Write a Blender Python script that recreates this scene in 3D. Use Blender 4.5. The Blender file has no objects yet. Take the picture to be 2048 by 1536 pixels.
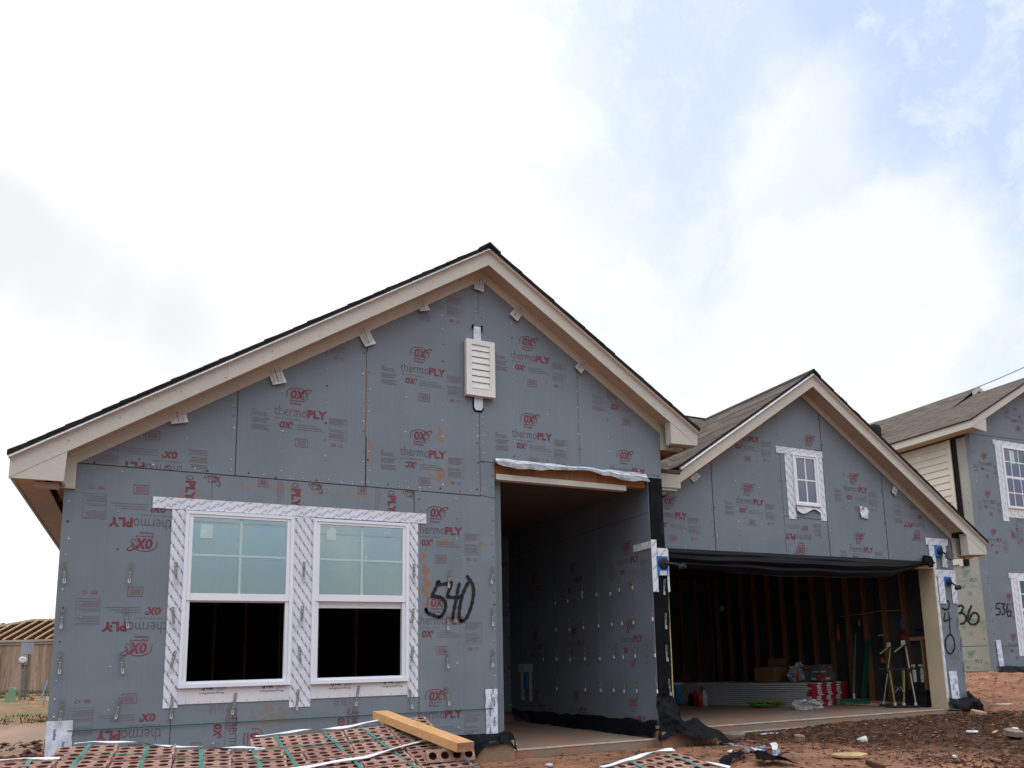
import bpy, math, random
from mathutils import Vector, Matrix, noise
from mathutils.geometry import tessellate_polygon
R = math.radians
random.seed(7)
scene = bpy.context.scene
COL = scene.collection

# ---------------------------------------------------------------- camera
F_PX = 1583.184
PX, PY = 1100.970, 1074.159
CAM = Vector((.686, -7.67, .70))
def _ray0(x, y): return Vector((x - PX, -(y - PY), -F_PX))
AX = _ray0(4250, 1245).normalized(); AY = _ray0(290, 1351).normalized(); AZ = _ray0(838, -8750).normalized()
ROT = Matrix((AX, AY, AZ))
cd = bpy.data.cameras.new('camera'); cam = bpy.data.objects.new('camera', cd); COL.objects.link(cam)
cam.matrix_world = Matrix.Translation(CAM) @ ROT.to_4x4()
cd.sensor_width = 36; cd.lens = F_PX / 2048 * 36
cd.shift_x = -(PX - 1024) / 2048; cd.shift_y = (PY - 768) / 2048
cd.clip_start = .05; cd.clip_end = 2000
scene.camera = cam
def ray(x, y): return ROT @ _ray0(x, y)
def at(px, py, y=None, x=None, z=None, d=None):
    """the point of the place seen at a pixel, on a plane x=, y= or z=, or at depth d"""
    r = ray(px, py)
    if d is not None: return CAM + r / F_PX * d
    a, v = (1, y) if y is not None else (0, x) if x is not None else (2, z)
    return CAM + r * ((v - CAM[a]) / r[a])
def zm(px, py, ox, oy, s): return ox + px / s, oy + py / s

# ---------------------------------------------------------------- world, sun, exposure
SUN_EL, SUN_AZ = 52.0, -38.0      # azimuth measured from +y (behind the houses) towards +x
world = bpy.data.worlds.new("World"); scene.world = world; world.use_nodes = True
nt = world.node_tree; nt.nodes.clear()
def N(nt, t, **k):
    n = nt.nodes.new(t)
    for a, v in k.items():
        if a == 'inp':
            for i, val in v.items(): n.inputs[i].default_value = val
        else: setattr(n, a, v)
    return n
def L(nt, a, b): nt.links.new(a, b)
def mth(nt, op, a, b=None, c=None, clamp=False):
    n = nt.nodes.new('ShaderNodeMath'); n.operation = op; n.use_clamp = clamp
    for i, v in enumerate((a, b, c)):
        if v is None: continue
        if isinstance(v, (int, float)): n.inputs[i].default_value = v
        else: nt.links.new(v, n.inputs[i])
    return n.outputs[0]
def rampf(nt, v, lo, hi, a=0., b=1., smooth=True):
    n = nt.nodes.new('ShaderNodeMapRange'); n.interpolation_type = 'SMOOTHSTEP' if smooth else 'LINEAR'
    nt.links.new(v, n.inputs[0])
    for i, q in enumerate((lo, hi, a, b)): n.inputs[i + 1].default_value = q
    return n.outputs[0]
def mixc(nt, f, a, b, mode='MIX'):
    n = nt.nodes.new('ShaderNodeMix'); n.data_type = 'RGBA'; n.blend_type = mode
    for s, v in ((0, f), (6, a), (7, b)):
        if isinstance(v, (int, float)): n.inputs[s].default_value = v
        elif isinstance(v, (tuple, list)): n.inputs[s].default_value = (*v[:3], 1)
        else: nt.links.new(v, n.inputs[s])
    return n.outputs[2]
def noisen(nt, vec, scale, detail=4, rough=.5, dist=0.):
    n = nt.nodes.new('ShaderNodeTexNoise'); nt.links.new(vec, n.inputs['Vector'])
    n.inputs['Scale'].default_value = scale; n.inputs['Detail'].default_value = detail
    n.inputs['Roughness'].default_value = rough; n.inputs['Distortion'].default_value = dist
    return n.outputs[0]
sky = N(nt, 'ShaderNodeTexSky', sky_type='NISHITA', sun_disc=False)
sky.sun_elevation = R(SUN_EL); sky.sun_rotation = R(SUN_AZ)
tc = N(nt, 'ShaderNodeTexCoord'); D = tc.outputs['Generated']
def wdir(px, py): return ray(px, py).normalized()
def dist_to(d, warp=None):
    n = nt.nodes.new('ShaderNodeVectorMath'); n.operation = 'DISTANCE'
    nt.links.new(warp or D, n.inputs[0]); n.inputs[1].default_value = d
    return n.outputs['Value']
nz = N(nt, 'ShaderNodeTexNoise'); L(nt, D, nz.inputs['Vector']); nz.inputs['Scale'].default_value = 2.6; nz.inputs['Detail'].default_value = 9; nz.inputs['Roughness'].default_value = .62
wv = nt.nodes.new('ShaderNodeVectorMath'); wv.operation = 'SUBTRACT'; L(nt, nz.outputs['Color'], wv.inputs[0]); wv.inputs[1].default_value = (.5, .5, .5)
ws = nt.nodes.new('ShaderNodeVectorMath'); ws.operation = 'SCALE'; L(nt, wv.outputs[0], ws.inputs[0]); ws.inputs['Scale'].default_value = .42
wa = nt.nodes.new('ShaderNodeVectorMath'); wa.operation = 'ADD'; L(nt, D, wa.inputs[0]); L(nt, ws.outputs[0], wa.inputs[1])
W = wa.outputs[0]
n_big = noisen(nt, D, 3.4, 8, .6, .4)
n_fine = noisen(nt, W, 7.0, 8, .6)
# openings of blue between the clouds
blue = rampf(nt, dist_to(wdir(1980, -20), W), .50, .12)
b2 = rampf(nt, dist_to(wdir(1440, 420), W), .20, .04); b3 = rampf(nt, dist_to(wdir(1250, 640), W), .16, .03)
b4 = rampf(nt, dist_to(wdir(2080, 420), W), .26, .08); b5 = rampf(nt, dist_to(wdir(1420, 60), W), .36, .06)
bl = mth(nt, 'MAXIMUM', blue, mth(nt, 'MULTIPLY', b2, .60)); bl = mth(nt, 'MAXIMUM', bl, mth(nt, 'MULTIPLY', b3, .35))
bl = mth(nt, 'MAXIMUM', bl, mth(nt, 'MULTIPLY', b4, .8)); bl = mth(nt, 'MAXIMUM', bl, mth(nt, 'MULTIPLY', b5, .72))
back = rampf(nt, n_big, .50, .66)                      # broken sky elsewhere, behind the viewer
sepd = nt.nodes.new('ShaderNodeSeparateXYZ'); L(nt, D, sepd.inputs[0])
isback = rampf(nt, sepd.outputs[1], .25, -.25)
bl = mth(nt, 'MAXIMUM', bl, mth(nt, 'MULTIPLY', mth(nt, 'MULTIPLY', back, isback), .95))
puff = rampf(nt, n_fine, .42, .66)
bl = mth(nt, 'MULTIPLY', bl, mth(nt, 'SUBTRACT', 1.15, mth(nt, 'MULTIPLY', puff, .60)), clamp=True)
bigw = mth(nt, 'MAXIMUM', rampf(nt, dist_to(wdir(1700, 600), W), .21, .11), mth(nt, 'MULTIPLY', rampf(nt, dist_to(wdir(1560, 260), W), .15, .04), .7))  # the big white cloud on the right
bl = mth(nt, 'MULTIPLY', bl, mth(nt, 'SUBTRACT', 1.0, mth(nt, 'MULTIPLY', bigw, .85)), clamp=True)
# grey underside low on the left
ws2 = nt.nodes.new('ShaderNodeVectorMath'); ws2.operation = 'SCALE'; L(nt, wv.outputs[0], ws2.inputs[0]); ws2.inputs['Scale'].default_value = .16
wa2 = nt.nodes.new('ShaderNodeVectorMath'); wa2.operation = 'ADD'; L(nt, D, wa2.inputs[0]); L(nt, ws2.outputs[0], wa2.inputs[1]); W2 = wa2.outputs[0]
gr = None
for (gx, gy, r0_, r1_, k_) in ((-80, 390, .12, .03, .95), (10, 470, .12, .03, .95), (110, 545, .11, .02, .9), (220, 600, .13, .0, .9), (340, 650, .14, .0, .95), (60, 640, .16, .0, .45)):
    g_ = mth(nt, 'MULTIPLY', rampf(nt, dist_to(wdir(gx, gy), W2), r0_, r1_), k_); gr = mth(nt, 'MULTIPLY', g_, .8) if gr is None else mth(nt, 'MAXIMUM', gr, g_)
cloud = mixc(nt, gr, (1.12, 1.13, 1.14), (.82, .855, .87))
cloud = mixc(nt, mth(nt, 'MULTIPLY', rampf(nt, dist_to(wdir(1650, 640), W), .62, .10), .8), cloud, (.93, .95, .985))
cloud = mixc(nt, mth(nt, 'MULTIPLY', rampf(nt, n_big, .40, .62), mth(nt, 'MULTIPLY', isback, .8)), cloud, (.80, .91, 1.05))
skyc = N(nt, 'ShaderNodeMix'); skyc.data_type = 'RGBA'; skyc.blend_type = 'MULTIPLY'; skyc.inputs[0].default_value = 1
L(nt, sky.outputs[0], skyc.inputs[6]); skyc.inputs[7].default_value = (.062, .062, .062, 1)
veil = mixc(nt, 1.0, skyc.outputs[2], (.50, .585, .75), 'ADD')
col = mixc(nt, bl, cloud, veil)
upb = mth(nt, 'MULTIPLY', isback, rampf(nt, sepd.outputs[2], .46, .70))  # high sky behind the viewer brightened to light the house front
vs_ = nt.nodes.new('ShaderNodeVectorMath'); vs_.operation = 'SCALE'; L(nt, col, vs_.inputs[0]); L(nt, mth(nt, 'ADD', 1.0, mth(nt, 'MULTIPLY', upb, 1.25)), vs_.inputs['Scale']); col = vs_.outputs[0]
lowb = mth(nt, 'MULTIPLY', isback, rampf(nt, sepd.outputs[2], .42, .04))    # low sky behind the viewer darkened to dim porch and garage
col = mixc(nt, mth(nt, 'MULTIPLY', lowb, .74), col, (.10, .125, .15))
col = mixc(nt, rampf(nt, sepd.outputs[2], .0, -.12), col, (.10, .08, .07))
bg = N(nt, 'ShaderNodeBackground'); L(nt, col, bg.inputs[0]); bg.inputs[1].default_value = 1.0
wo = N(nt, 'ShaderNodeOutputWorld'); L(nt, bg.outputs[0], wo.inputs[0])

sd = bpy.data.lights.new('sun', 'SUN'); sun = bpy.data.objects.new('sun', sd); COL.objects.link(sun)
sd.energy = 1.0; sd.angle = R(12); sd.color = (1, .95, .87)
tosun = Vector((math.sin(R(SUN_AZ)) * math.cos(R(SUN_EL)), math.cos(R(SUN_AZ)) * math.cos(R(SUN_EL)), math.sin(R(SUN_EL))))
sun.rotation_euler = tosun.to_track_quat('Z', 'Y').to_euler()
scene.view_settings.view_transform = 'Standard'; scene.view_settings.look = 'None'
scene.view_settings.gamma = 1; scene.view_settings.exposure = 0.08; scene.view_settings.use_curve_mapping = False
scene.cycles.max_bounces = 8; scene.cycles.transparent_max_bounces = 24
scene.cycles.use_denoising = True

# ---------------------------------------------------------------- materials
MATS = {}
def mat(name, base, rough=.8, var=.12, vscale=6., fine=.06, fscale=90., metal=0., spec=.3, bump=0., bscale=60., extra=None, tint=None, stretch=(1, 1, 1)):
    """procedural material: base colour with broad and fine value noise, roughness noise and bump"""
    if name in MATS: return MATS[name]
    m = bpy.data.materials.new(name); m.use_nodes = True; t = m.node_tree
    b = t.nodes['Principled BSDF']
    c = t.nodes.new('ShaderNodeTexCoord'); mp = t.nodes.new('ShaderNodeMapping'); mp.inputs['Scale'].default_value = stretch
    t.links.new(c.outputs['Object'], mp.inputs[0]); v = mp.outputs[0]
    n1 = noisen(t, v, vscale, 5, .6); n2 = noisen(t, v, fscale, 3, .6)
    f = mth(t, 'ADD', rampf(t, n1, .3, .7, 1 - var, 1 + var), rampf(t, n2, .3, .7, -fine, fine))
    k = t.nodes.new('ShaderNodeVectorMath'); k.operation = 'SCALE'; k.inputs[0].default_value = base[:3]; t.links.new(f, k.inputs['Scale'])
    out = k.outputs[0]
    if tint: out = mixc(t, rampf(t, noisen(t, v, tint[1], 5, .6, .3), tint[2], tint[3]), out, tint[0])
    if extra: out = extra(t, v, out)
    t.links.new(out, b.inputs['Base Color'])
    t.links.new(rampf(t, n1, .3, .7, max(rough - .08, .02), min(rough + .08, 1)), b.inputs['Roughness'])
    b.inputs['Metallic'].default_value = metal; b.inputs['Specular IOR Level'].default_value = spec
    if bump:
        bn = t.nodes.new('ShaderNodeBump'); bn.inputs['Strength'].default_value = bump; bn.inputs['Distance'].default_value = .01
        t.links.new(noisen(t, v, bscale, 4, .6), bn.inputs['Height']); t.links.new(bn.outputs[0], b.inputs['Normal'])
    MATS[name] = m
    return m
STAINS = []
def stains(t, v, out):
    s = t.nodes.new('ShaderNodeTexNoise'); t.links.new(v, s.inputs['Vector']); s.inputs['Scale'].default_value = 14; s.inputs['Detail'].default_value = 6
    for (p, sx, sz, k) in STAINS:
        a = t.nodes.new('ShaderNodeVectorMath'); a.operation = 'SUBTRACT'; t.links.new(v, a.inputs[0]); a.inputs[1].default_value = p
        q = t.nodes.new('ShaderNodeVectorMath'); q.operation = 'MULTIPLY'; t.links.new(a.outputs[0], q.inputs[0]); q.inputs[1].default_value = (1 / sx, 1, 1 / sz)
        l = t.nodes.new('ShaderNodeVectorMath'); l.operation = 'LENGTH'; t.links.new(q.outputs[0], l.inputs[0])
        f = mth(t, 'ADD', l.outputs['Value'], rampf(t, s.outputs[0], .35, .65, -.55, .75))
        out = mixc(t, mth(t, 'MULTIPLY', rampf(t, f, .95, .35), k), out, (.26, .13, .05))
    # long soft scuffs of clay dust
    mp = t.nodes.new('ShaderNodeMapping'); mp.inputs['Scale'].default_value = (1.2, 1, 2.4); t.links.new(v, mp.inputs[0])
    f = rampf(t, noisen(t, mp.outputs[0], 2.3, 7, .7, .6), .56, .78)
    out = mixc(t, mth(t, 'MULTIPLY', f, .42), out, (.24, .19, .12))
    st = t.nodes.new('ShaderNodeMapping'); st.inputs['Scale'].default_value = (60, 1, .5); t.links.new(v, st.inputs[0])
    f = rampf(t, noisen(t, st.outputs[0], 1.5, 4, .6), .35, .7)
    return mixc(t, mth(t, 'MULTIPLY', f, .16), out, (.245, .275, .30))
for (px, py, sx, sz, k) in ((878, 950, .16, .10, .75), (882, 870, .07, .09, .7), (892, 1086, .12, .04, .7), (850, 1150, .05, .30, .75), (856, 1190, .04, .18, .7),
                            (965, 1086, .05, .05, .55), (930, 1000, .05, .05, .4), (600, 820, .12, .06, .3), (740, 900, .05, .20, .4), (540, 1430, .25, .10, .45),
                            (640, 1470, .35, .10, .35), (560, 975, .4, .06, .35), (700, 990, .3, .05, .3), (390, 990, .25, .06, .3)):
    STAINS.append((at(px, py, y=0), sx, sz, k))
M_sheath = mat('sheathing_grey_foil', (.160, .194, .228), .62, .10, 1.1, .04, 160, spec=.35, bump=.12, bscale=3.5, extra=stains)
M_sheath2 = mat('sheathing_grey_plain', (.158, .192, .226), .62, .10, 1.3, .03, 160, spec=.35)
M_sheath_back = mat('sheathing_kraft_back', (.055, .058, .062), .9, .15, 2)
M_sheath_green = mat('sheathing_tan_face', (.30, .305, .268), .7, .08, 1.2, .03, 150)
M_seam = mat('seam_dark', (.05, .045, .04), .9)
M_red = mat('print_red', (.185, .050, .062), .8, .25, 9)
M_redf = mat('print_red_faded', (.200, .115, .130), .8, .12, 9)
M_dkp = mat('print_maroon_thin', (.125, .085, .10), .8, .2, 9)
M_faint = mat('print_pink_faint', (.180, .158, .180), .8, .1, 9)
M_grn = mat('print_green', (.10, .22, .12), .8, .2, 9)
M_grnf = mat('print_green_faded', (.22, .29, .20), .8, .2, 9)
M_black = mat('paint_black', (.012, .012, .014), .6)
M_nail = mat('nail_cap', (.45, .46, .45), .5, .3, 30)
M_naildk = mat('nail_hole', (.04, .03, .03), .9)
M_trim = mat('primed_trim_board', (.52, .50, .44), .7, .05, 1.4, .035, 40, bump=.1, bscale=30, stretch=(.4, 1, 1))
M_soffit = mat('soffit_board', (.50, .41, .30), .8, .08, 2, .04, 50, bump=.15, bscale=60)
M_wood = mat('framing_lumber', (.36, .19, .09), .75, .22, 3, .12, 35, bump=.2, stretch=(1, 1, .12))
M_woodh = mat('framing_lumber_horizontal', (.50, .33, .18), .75, .2, 3, .12, 35, bump=.2, stretch=(.12, 1, 1))
M_woodk = mat('framing_lumber_lightened', (.50, .28, .14), .8, .25, 3, .12, 35, stretch=(1, 1, .12))  # lumber colour lightened so studs show in the unlit front room
def grain(t, v, out):
    w = t.nodes.new('ShaderNodeMapping'); w.inputs['Scale'].default_value = (24, .9, 24); t.links.new(v, w.inputs[0])
    f = rampf(t, noisen(t, w.outputs[0], 2.2, 5, .6, 1.2), .38, .62)
    out = mixc(t, mth(t, 'MULTIPLY', f, .5), out, (.40, .19, .06))
    k = rampf(t, noisen(t, v, 4.5, 2, .5), .70, .76)
    return mixc(t, mth(t, 'MULTIPLY', k, .7), out, (.20, .08, .03))
M_beam = mat('pine_lumber', (.52, .29, .135), .65, .12, 5, .05, 60, extra=grain, bump=.12)
M_beamend = mat('pine_end_grain', (.30, .17, .10), .85, .3, 30)
M_osb = mat('strand_board', (.24, .155, .085), .85, .15, 5, .16, 45, bump=.2)
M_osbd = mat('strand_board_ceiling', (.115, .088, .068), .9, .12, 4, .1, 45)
M_vinyl = mat('white_vinyl', (.76, .78, .84), .35, .02, 2, .01, spec=.5)
M_tape = mat('flashing_tape_white', (.68, .71, .78), .45, .05, 4, .02, spec=.5, bump=.25, bscale=9)
M_wrap = mat('housewrap_white', (.64, .65, .68), .5, .07, 3, .03, spec=.45, bump=.3, bscale=8)
M_tapetxt = mat('tape_lettering', (.14, .175, .245), .6)
M_foil = mat('crinkled_foil_tape', (.58, .63, .72), .38, .22, 10, .08, spec=.6, bump=.6, bscale=18)
M_blktxt = mat('wrap_lettering', (.05, .05, .06), .6)
M_greytxt = mat('wrap_lettering_grey', (.35, .35, .36), .6)
M_louver = mat('white_louver', (.70, .69, .665), .5, .05, 5, .03, tint=((.45, .35, .28), 14, .66, .76))
M_felt = mat('black_flashing_sheet', (.006, .007, .009), .6, .3, 4, .1, spec=.09, bump=.5, bscale=14)
M_polyb = mat('black_poly_sheet', (.006, .007, .009), .42, .3, 3, .1, spec=.07, bump=.25, bscale=7)
M_drip = mat('drip_edge_metal', (.92, .94, .96), .3, .03, 3, metal=.0, spec=.6)
M_steel = mat('galvanised_steel', (.20, .195, .175), .5, .35, 30, metal=.2, spec=.4)
M_steelb = mat('bright_bent_steel', (.55, .55, .54), .35, .1, 30, metal=.2)
M_alum = mat('aluminium', (.46, .46, .43), .35, .1, 20, metal=.1, spec=.6)
M_blue = mat('blue_box_plastic', (.02, .16, .48), .4, .1)
M_blkpl = mat('black_plastic', (.015, .015, .017), .45, .2)
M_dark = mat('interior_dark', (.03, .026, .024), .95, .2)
M_drywall = mat('drywall_edge_paper', (.50, .50, .51), .85, .1, 3, .03, 40)
M_redlab = mat('red_label', (.36, .018, .030), .6, .15, 12)
M_white = mat('white_matt', (.58, .58, .58), .7, .05)
M_card = mat('cardboard', (.22, .125, .055), .85, .12, 6)
M_boxgrey = mat('dark_grey_carton', (.10, .10, .11), .7)
M_redpl = mat('red_plastic', (.33, .03, .02), .4)
M_org = mat('orange_plastic', (.38, .09, .015), .5)
M_greenbr = mat('green_bristle', (.04, .19, .13), .8)
M_greenp = mat('green_painted_board', (.01, .075, .055), .7)
M_rope = mat('lime_cord', (.10, .28, .03), .6)
M_yel = mat('yellow_plastic', (.35, .25, .04), .5)
M_olive = mat('stilt_gold_metal', (.24, .23, .07), .4, .15, 20, metal=.05, spec=.6)
M_strap = mat('green_strap', (.035, .17, .145), .4, .12, 12, spec=.5)
M_mortar = mat('brick_dust', (.60, .55, .52), .9)
M_string = mat('green_string', (.02, .10, .09), .7)
M_stud_side = mat('garage_stud_lumber', (.19, .088, .038), .8, .3, 3, .14, 35, stretch=(1, 1, .12))  # framing lumber darkened, the garage's dimness is put into the colour

def rough_brick(t, v, out):
    oi = t.nodes.new('ShaderNodeObjectInfo')
    out = mixc(t, mth(t, 'MULTIPLY', oi.outputs['Random'], .8), out, (.33, .20, .165))
    f = rampf(t, noisen(t, v, 22, 6, .75, .3), .52, .66)
    out = mixc(t, mth(t, 'MULTIPLY', f, .75), out, (.58, .50, .45))
    f = rampf(t, noisen(t, v, 11, 4, .6), .60, .72)
    return mixc(t, mth(t, 'MULTIPLY', f, .5), out, (.09, .045, .035))
M_brick = mat('red_brick', (.225, .115, .09), .9, .25, 9, .15, 120, bump=.4, bscale=70, extra=rough_brick)
M_core = mat('brick_core', (.11, .038, .027), .95, .2, 20)

def shingle_extra(ax):
    def f(t, v, out):
        b = t.nodes.new('ShaderNodeTexBrick'); 
        mp = t.nodes.new('ShaderNodeMapping')
        sp = t.nodes.new('ShaderNodeSeparateXYZ'); t.links.new(v, sp.inputs[0])
        cb = t.nodes.new('ShaderNodeCombineXYZ')
        t.links.new(sp.outputs[1 if ax == 'y' else 0], cb.inputs[0])
        t.links.new(mth(t, 'MULTIPLY', sp.outputs[0 if ax == 'y' else 1], 1.19), cb.inputs[1])
        t.links.new(cb.outputs[0], b.inputs[0])
        b.inputs['Scale'].default_value = 1; b.inputs['Mortar Size'].default_value = .008; b.inputs['Brick Width'].default_value = .33; b.inputs['Row Height'].default_value = .14
        b.inputs['Color1'].default_value = (.72, .70, .68, 1); b.inputs['Color2'].default_value = (1.25, 1.2, 1.15, 1); b.inputs['Mortar'].default_value = (.3, .3, .3, 1)
        return mixc(t, 1., out, b.outputs[0], 'MULTIPLY')
    return f
M_shing_y = mat('asphalt_shingles_side', (.105, .088, .075), .95, .14, 2.5, .3, 130, extra=shingle_extra('y'), bump=.3)
M_shing_x = mat('asphalt_shingles_front', (.105, .088, .075), .95, .14, 2.5, .3, 130, extra=shingle_extra('x'), bump=.3)
M_shedge = mat('shingle_edge', (.014, .014, .015), .9, .2, 20)

def conc(t, v, out):
    f = rampf(t, noisen(t, v, 1.7, 8, .68, .4), .44, .66)
    out = mixc(t, mth(t, 'MULTIPLY', f, .75), out, (.33, .15, .08))
    f = rampf(t, noisen(t, v, 7, 6, .7), .60, .74)
    return mixc(t, mth(t, 'MULTIPLY', f, .6), out, (.17, .085, .055))
M_conc = mat('slab_concrete', (.235, .185, .145), .9, .1, 3, .05, 80, extra=conc, bump=.2)
M_concf = mat('footing_concrete', (.24, .175, .125), .95, .15, 4, .08, 60, extra=conc, bump=.5, bscale=25)
M_conce = mat('trowelled_edge', (.50, .43, .36), .9, .2, 12, .1, 90)

def glass_mat(name, tint, refl, gloss=(.78, .95, .93), rough=.03):
    m = bpy.data.materials.new(name); m.use_nodes = True; t = m.node_tree; t.nodes.clear()
    o = t.nodes.new('ShaderNodeOutputMaterial'); mx = t.nodes.new('ShaderNodeMixShader')
    tr = t.nodes.new('ShaderNodeBsdfTransparent'); tr.inputs[0].default_value = (*tint, 1)
    gl = t.nodes.new('ShaderNodeBsdfGlossy'); gl.inputs['Color'].default_value = (*gloss, 1); gl.inputs['Roughness'].default_value = rough
    c = t.nodes.new('ShaderNodeTexCoord'); bn = t.nodes.new('ShaderNodeBump'); bn.inputs['Strength'].default_value = .012
    t.links.new(noisen(t, c.outputs['Object'], 1.5, 2, .5), bn.inputs['Height']); t.links.new(bn.outputs[0], gl.inputs['Normal'])
    lw = t.nodes.new('ShaderNodeLayerWeight'); lw.inputs[0].default_value = .3
    f = rampf(t, lw.outputs['Fresnel'], 0, 1, refl, 1, smooth=False)
    t.links.new(f, mx.inputs[0]); t.links.new(tr.outputs[0], mx.inputs[1]); t.links.new(gl.outputs[0], mx.inputs[2]); t.links.new(mx.outputs[0], o.inputs[0])
    return m
M_glass = glass_mat('coated_window_glass', (.80, .93, .91), .50, (.90, .955, .90), .02)
M_gril = mat('grille_through_glass', (.42, .56, .555), .5, .03, 3)  # glass tint and sky reflection put into the colour of white bars
M_glassd = glass_mat('gable_window_glass', (.5, .5, .6), .27, (.80, .80, .95))
M_film = None
def film_mat():
    m = bpy.data.materials.new('clear_plastic_film'); m.use_nodes = True; t = m.node_tree; t.nodes.clear()
    o = t.nodes.new('ShaderNodeOutputMaterial'); mx = t.nodes.new('ShaderNodeMixShader'); tr = t.nodes.new('ShaderNodeBsdfTransparent')
    p = t.nodes.new('ShaderNodeBsdfPrincipled'); p.inputs['Base Color'].default_value = (.6, .62, .66, 1); p.inputs['Roughness'].default_value = .25
    c = t.nodes.new('ShaderNodeTexCoord'); t.links.new(rampf(t, noisen(t, c.outputs['Object'], 12, 4, .7), .3, .7, .2, .75), mx.inputs[0])
    t.links.new(tr.outputs[0], mx.inputs[1]); t.links.new(p.outputs[0], mx.inputs[2]); t.links.new(mx.outputs[0], o.inputs[0]); return m
M_film = film_mat()

# ---------------------------------------------------------------- mesh helpers
class MB:
    def __init__(s): s.v = []; s.f = []; s.m = []; s.mats = []; s.sm = False
    def mi(s, m):
        if m not in s.mats: s.mats.append(m)
        return s.mats.index(m)
    def add(s, vs, fs, m):
        o = len(s.v); s.v += [tuple(q) for q in vs]; k = s.mi(m)
        for f in fs: s.f.append(tuple(i + o for i in f)); s.m.append(k)
    def box(s, a, b, m, rot=None, about=None):
        x0, y0, z0 = a; x1, y1, z1 = b
        vs = [Vector(q) for q in ((x0, y0, z0), (x1, y0, z0), (x1, y1, z0), (x0, y1, z0), (x0, y0, z1), (x1, y0, z1), (x1, y1, z1), (x0, y1, z1))]
        if rot is not None:
            c = Vector(about) if about is not None else sum(vs, Vector()) / 8
            vs = [c + rot @ (q - c) for q in vs]
        s.add(vs, [(0, 3, 2, 1), (4, 5, 6, 7), (0, 1, 5, 4), (1, 2, 6, 5), (2, 3, 7, 6), (3, 0, 4, 7)], m)
    def bar(s, p, q, w, h, m, up=(0, 0, 1)):
        """box beam from p to q, w wide (sideways), h high (along up)"""
        p, q = Vector(p), Vector(q); d = (q - p).normalized(); u = Vector(up); sd_ = d.cross(u).normalized(); u = sd_.cross(d).normalized()
        vs = []
        for e in (p, q):
            for a, b in ((-1, -1), (1, -1), (1, 1), (-1, 1)): vs.append(e + sd_ * w / 2 * a + u * h / 2 * b)
        s.add(vs, [(3, 2, 1, 0), (4, 5, 6, 7), (0, 1, 5, 4), (1, 2, 6, 5), (2, 3, 7, 6), (3, 0, 4, 7)], m)
    def prism(s, poly, f0, f1, m, holes=(), side=None):
        """poly (and holes) are 2D; f0/f1 map (a,b)->3D of the two faces"""
        loops = [list(poly)] + [list(h) for h in holes]
        tri = tessellate_polygon([[Vector((a, b, 0)) for a, b in l] for l in loops])
        flat = [p for l in loops for p in l]
        s.add([f0(*p) for p in flat], [tuple(t) for t in tri], m)
        s.add([f1(*p) for p in flat], [tuple(reversed(t)) for t in tri], side or m)
        for l in loops:
            n = len(l); s.add([f0(*p) for p in l] + [f1(*p) for p in l], [(i, (i + 1) % n, n + (i + 1) % n, n + i) for i in range(n)], side or m)
    def tube(s, pts, r, m, n=8, caps=True):
        pts = [Vector(p) for p in pts]; k = len(pts); rr = r if isinstance(r, (list, tuple)) else [r] * k
        vs = []; prev = None
        for i, p in enumerate(pts):
            d = (pts[min(i + 1, k - 1)] - pts[max(i - 1, 0)]).normalized()
            if prev is None: a = d.orthogonal().normalized()
            else: a = (prev - d * prev.dot(d)).normalized()
            prev = a; b = d.cross(a)
            for j in range(n):
                t = 2 * math.pi * j / n; vs.append(p + (a * math.cos(t) + b * math.sin(t)) * rr[i])
        fs = [(i * n + j, i * n + (j + 1) % n, (i + 1) * n + (j + 1) % n, (i + 1) * n + j) for i in range(k - 1) for j in range(n)]
        if caps: fs += [tuple(reversed(range(n))), tuple((k - 1) * n + j for j in range(n))]
        s.add(vs, fs, m)
    def lathe(s, prof, c, m, n=20, axis='z', rot=None):
        vs = []; c = Vector(c)
        for r, h in prof:
            for j in range(n):
                t = 2 * math.pi * j / n
                q = Vector((r * math.cos(t), r * math.sin(t), h))
                if rot is not None: q = rot @ q
                vs.append(c + q)
        k = len(prof)
        fs = [(i * n + j, i * n + (j + 1) % n, (i + 1) * n + (j + 1) % n, (i + 1) * n + j) for i in range(k - 1) for j in range(n)]
        fs += [tuple(reversed(range(n))), tuple((k - 1) * n + j for j in range(n))]
        s.add(vs, fs, m)
    def sheet(s, grid, m, thick=0.0):
        """grid[i][j] of points"""
        a, b = len(grid), len(grid[0]); vs = [p for r_ in grid for p in r_]
        fs = [(i * b + j, i * b + j + 1, (i + 1) * b + j + 1, (i + 1) * b + j) for i in range(a - 1) for j in range(b - 1)]
        s.add(vs, fs, m)
    def build(s, name, parent=None, smooth=False, loc=None, label=None):
        me = bpy.data.meshes.new(name)
        vs = s.v
        if loc is not None: l = Vector(loc); vs = [tuple(Vector(q) - l) for q in vs]
        me.from_pydata(vs, [], s.f)
        for m in s.mats: me.materials.append(m)
        me.polygons.foreach_set('material_index', s.m)
        if smooth: me.polygons.foreach_set('use_smooth', [True] * len(me.polygons))
        me.update(); me.validate()
        o = bpy.data.objects.new(name, me); COL.objects.link(o)
        if loc is not None: o.location = loc
        if parent is not None:
            o.parent = parent; 
            o.matrix_parent_inverse = Matrix.Translation(-parent.location) if loc is None and parent.location.length > 0 and not parent.parent else Matrix()
        if label: o['label'] = label
        return o
def empty(name, loc=(0, 0, 0)):
    o = bpy.data.objects.new(name, None); COL.objects.link(o); o.location = loc; o.empty_display_size = .2; return o
def tag(o, label=None, cat=None, group=None, kind=None):
    for k, v in (('label', label), ('category', cat), ('group', group), ('kind', kind)):
        if v: o[k] = v
    return o
def copy_tree(o, parent=None):
    c = o.copy(); COL.objects.link(c); c.parent = parent
    for ch in o.children: copy_tree(ch, c)
    return c
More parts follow.
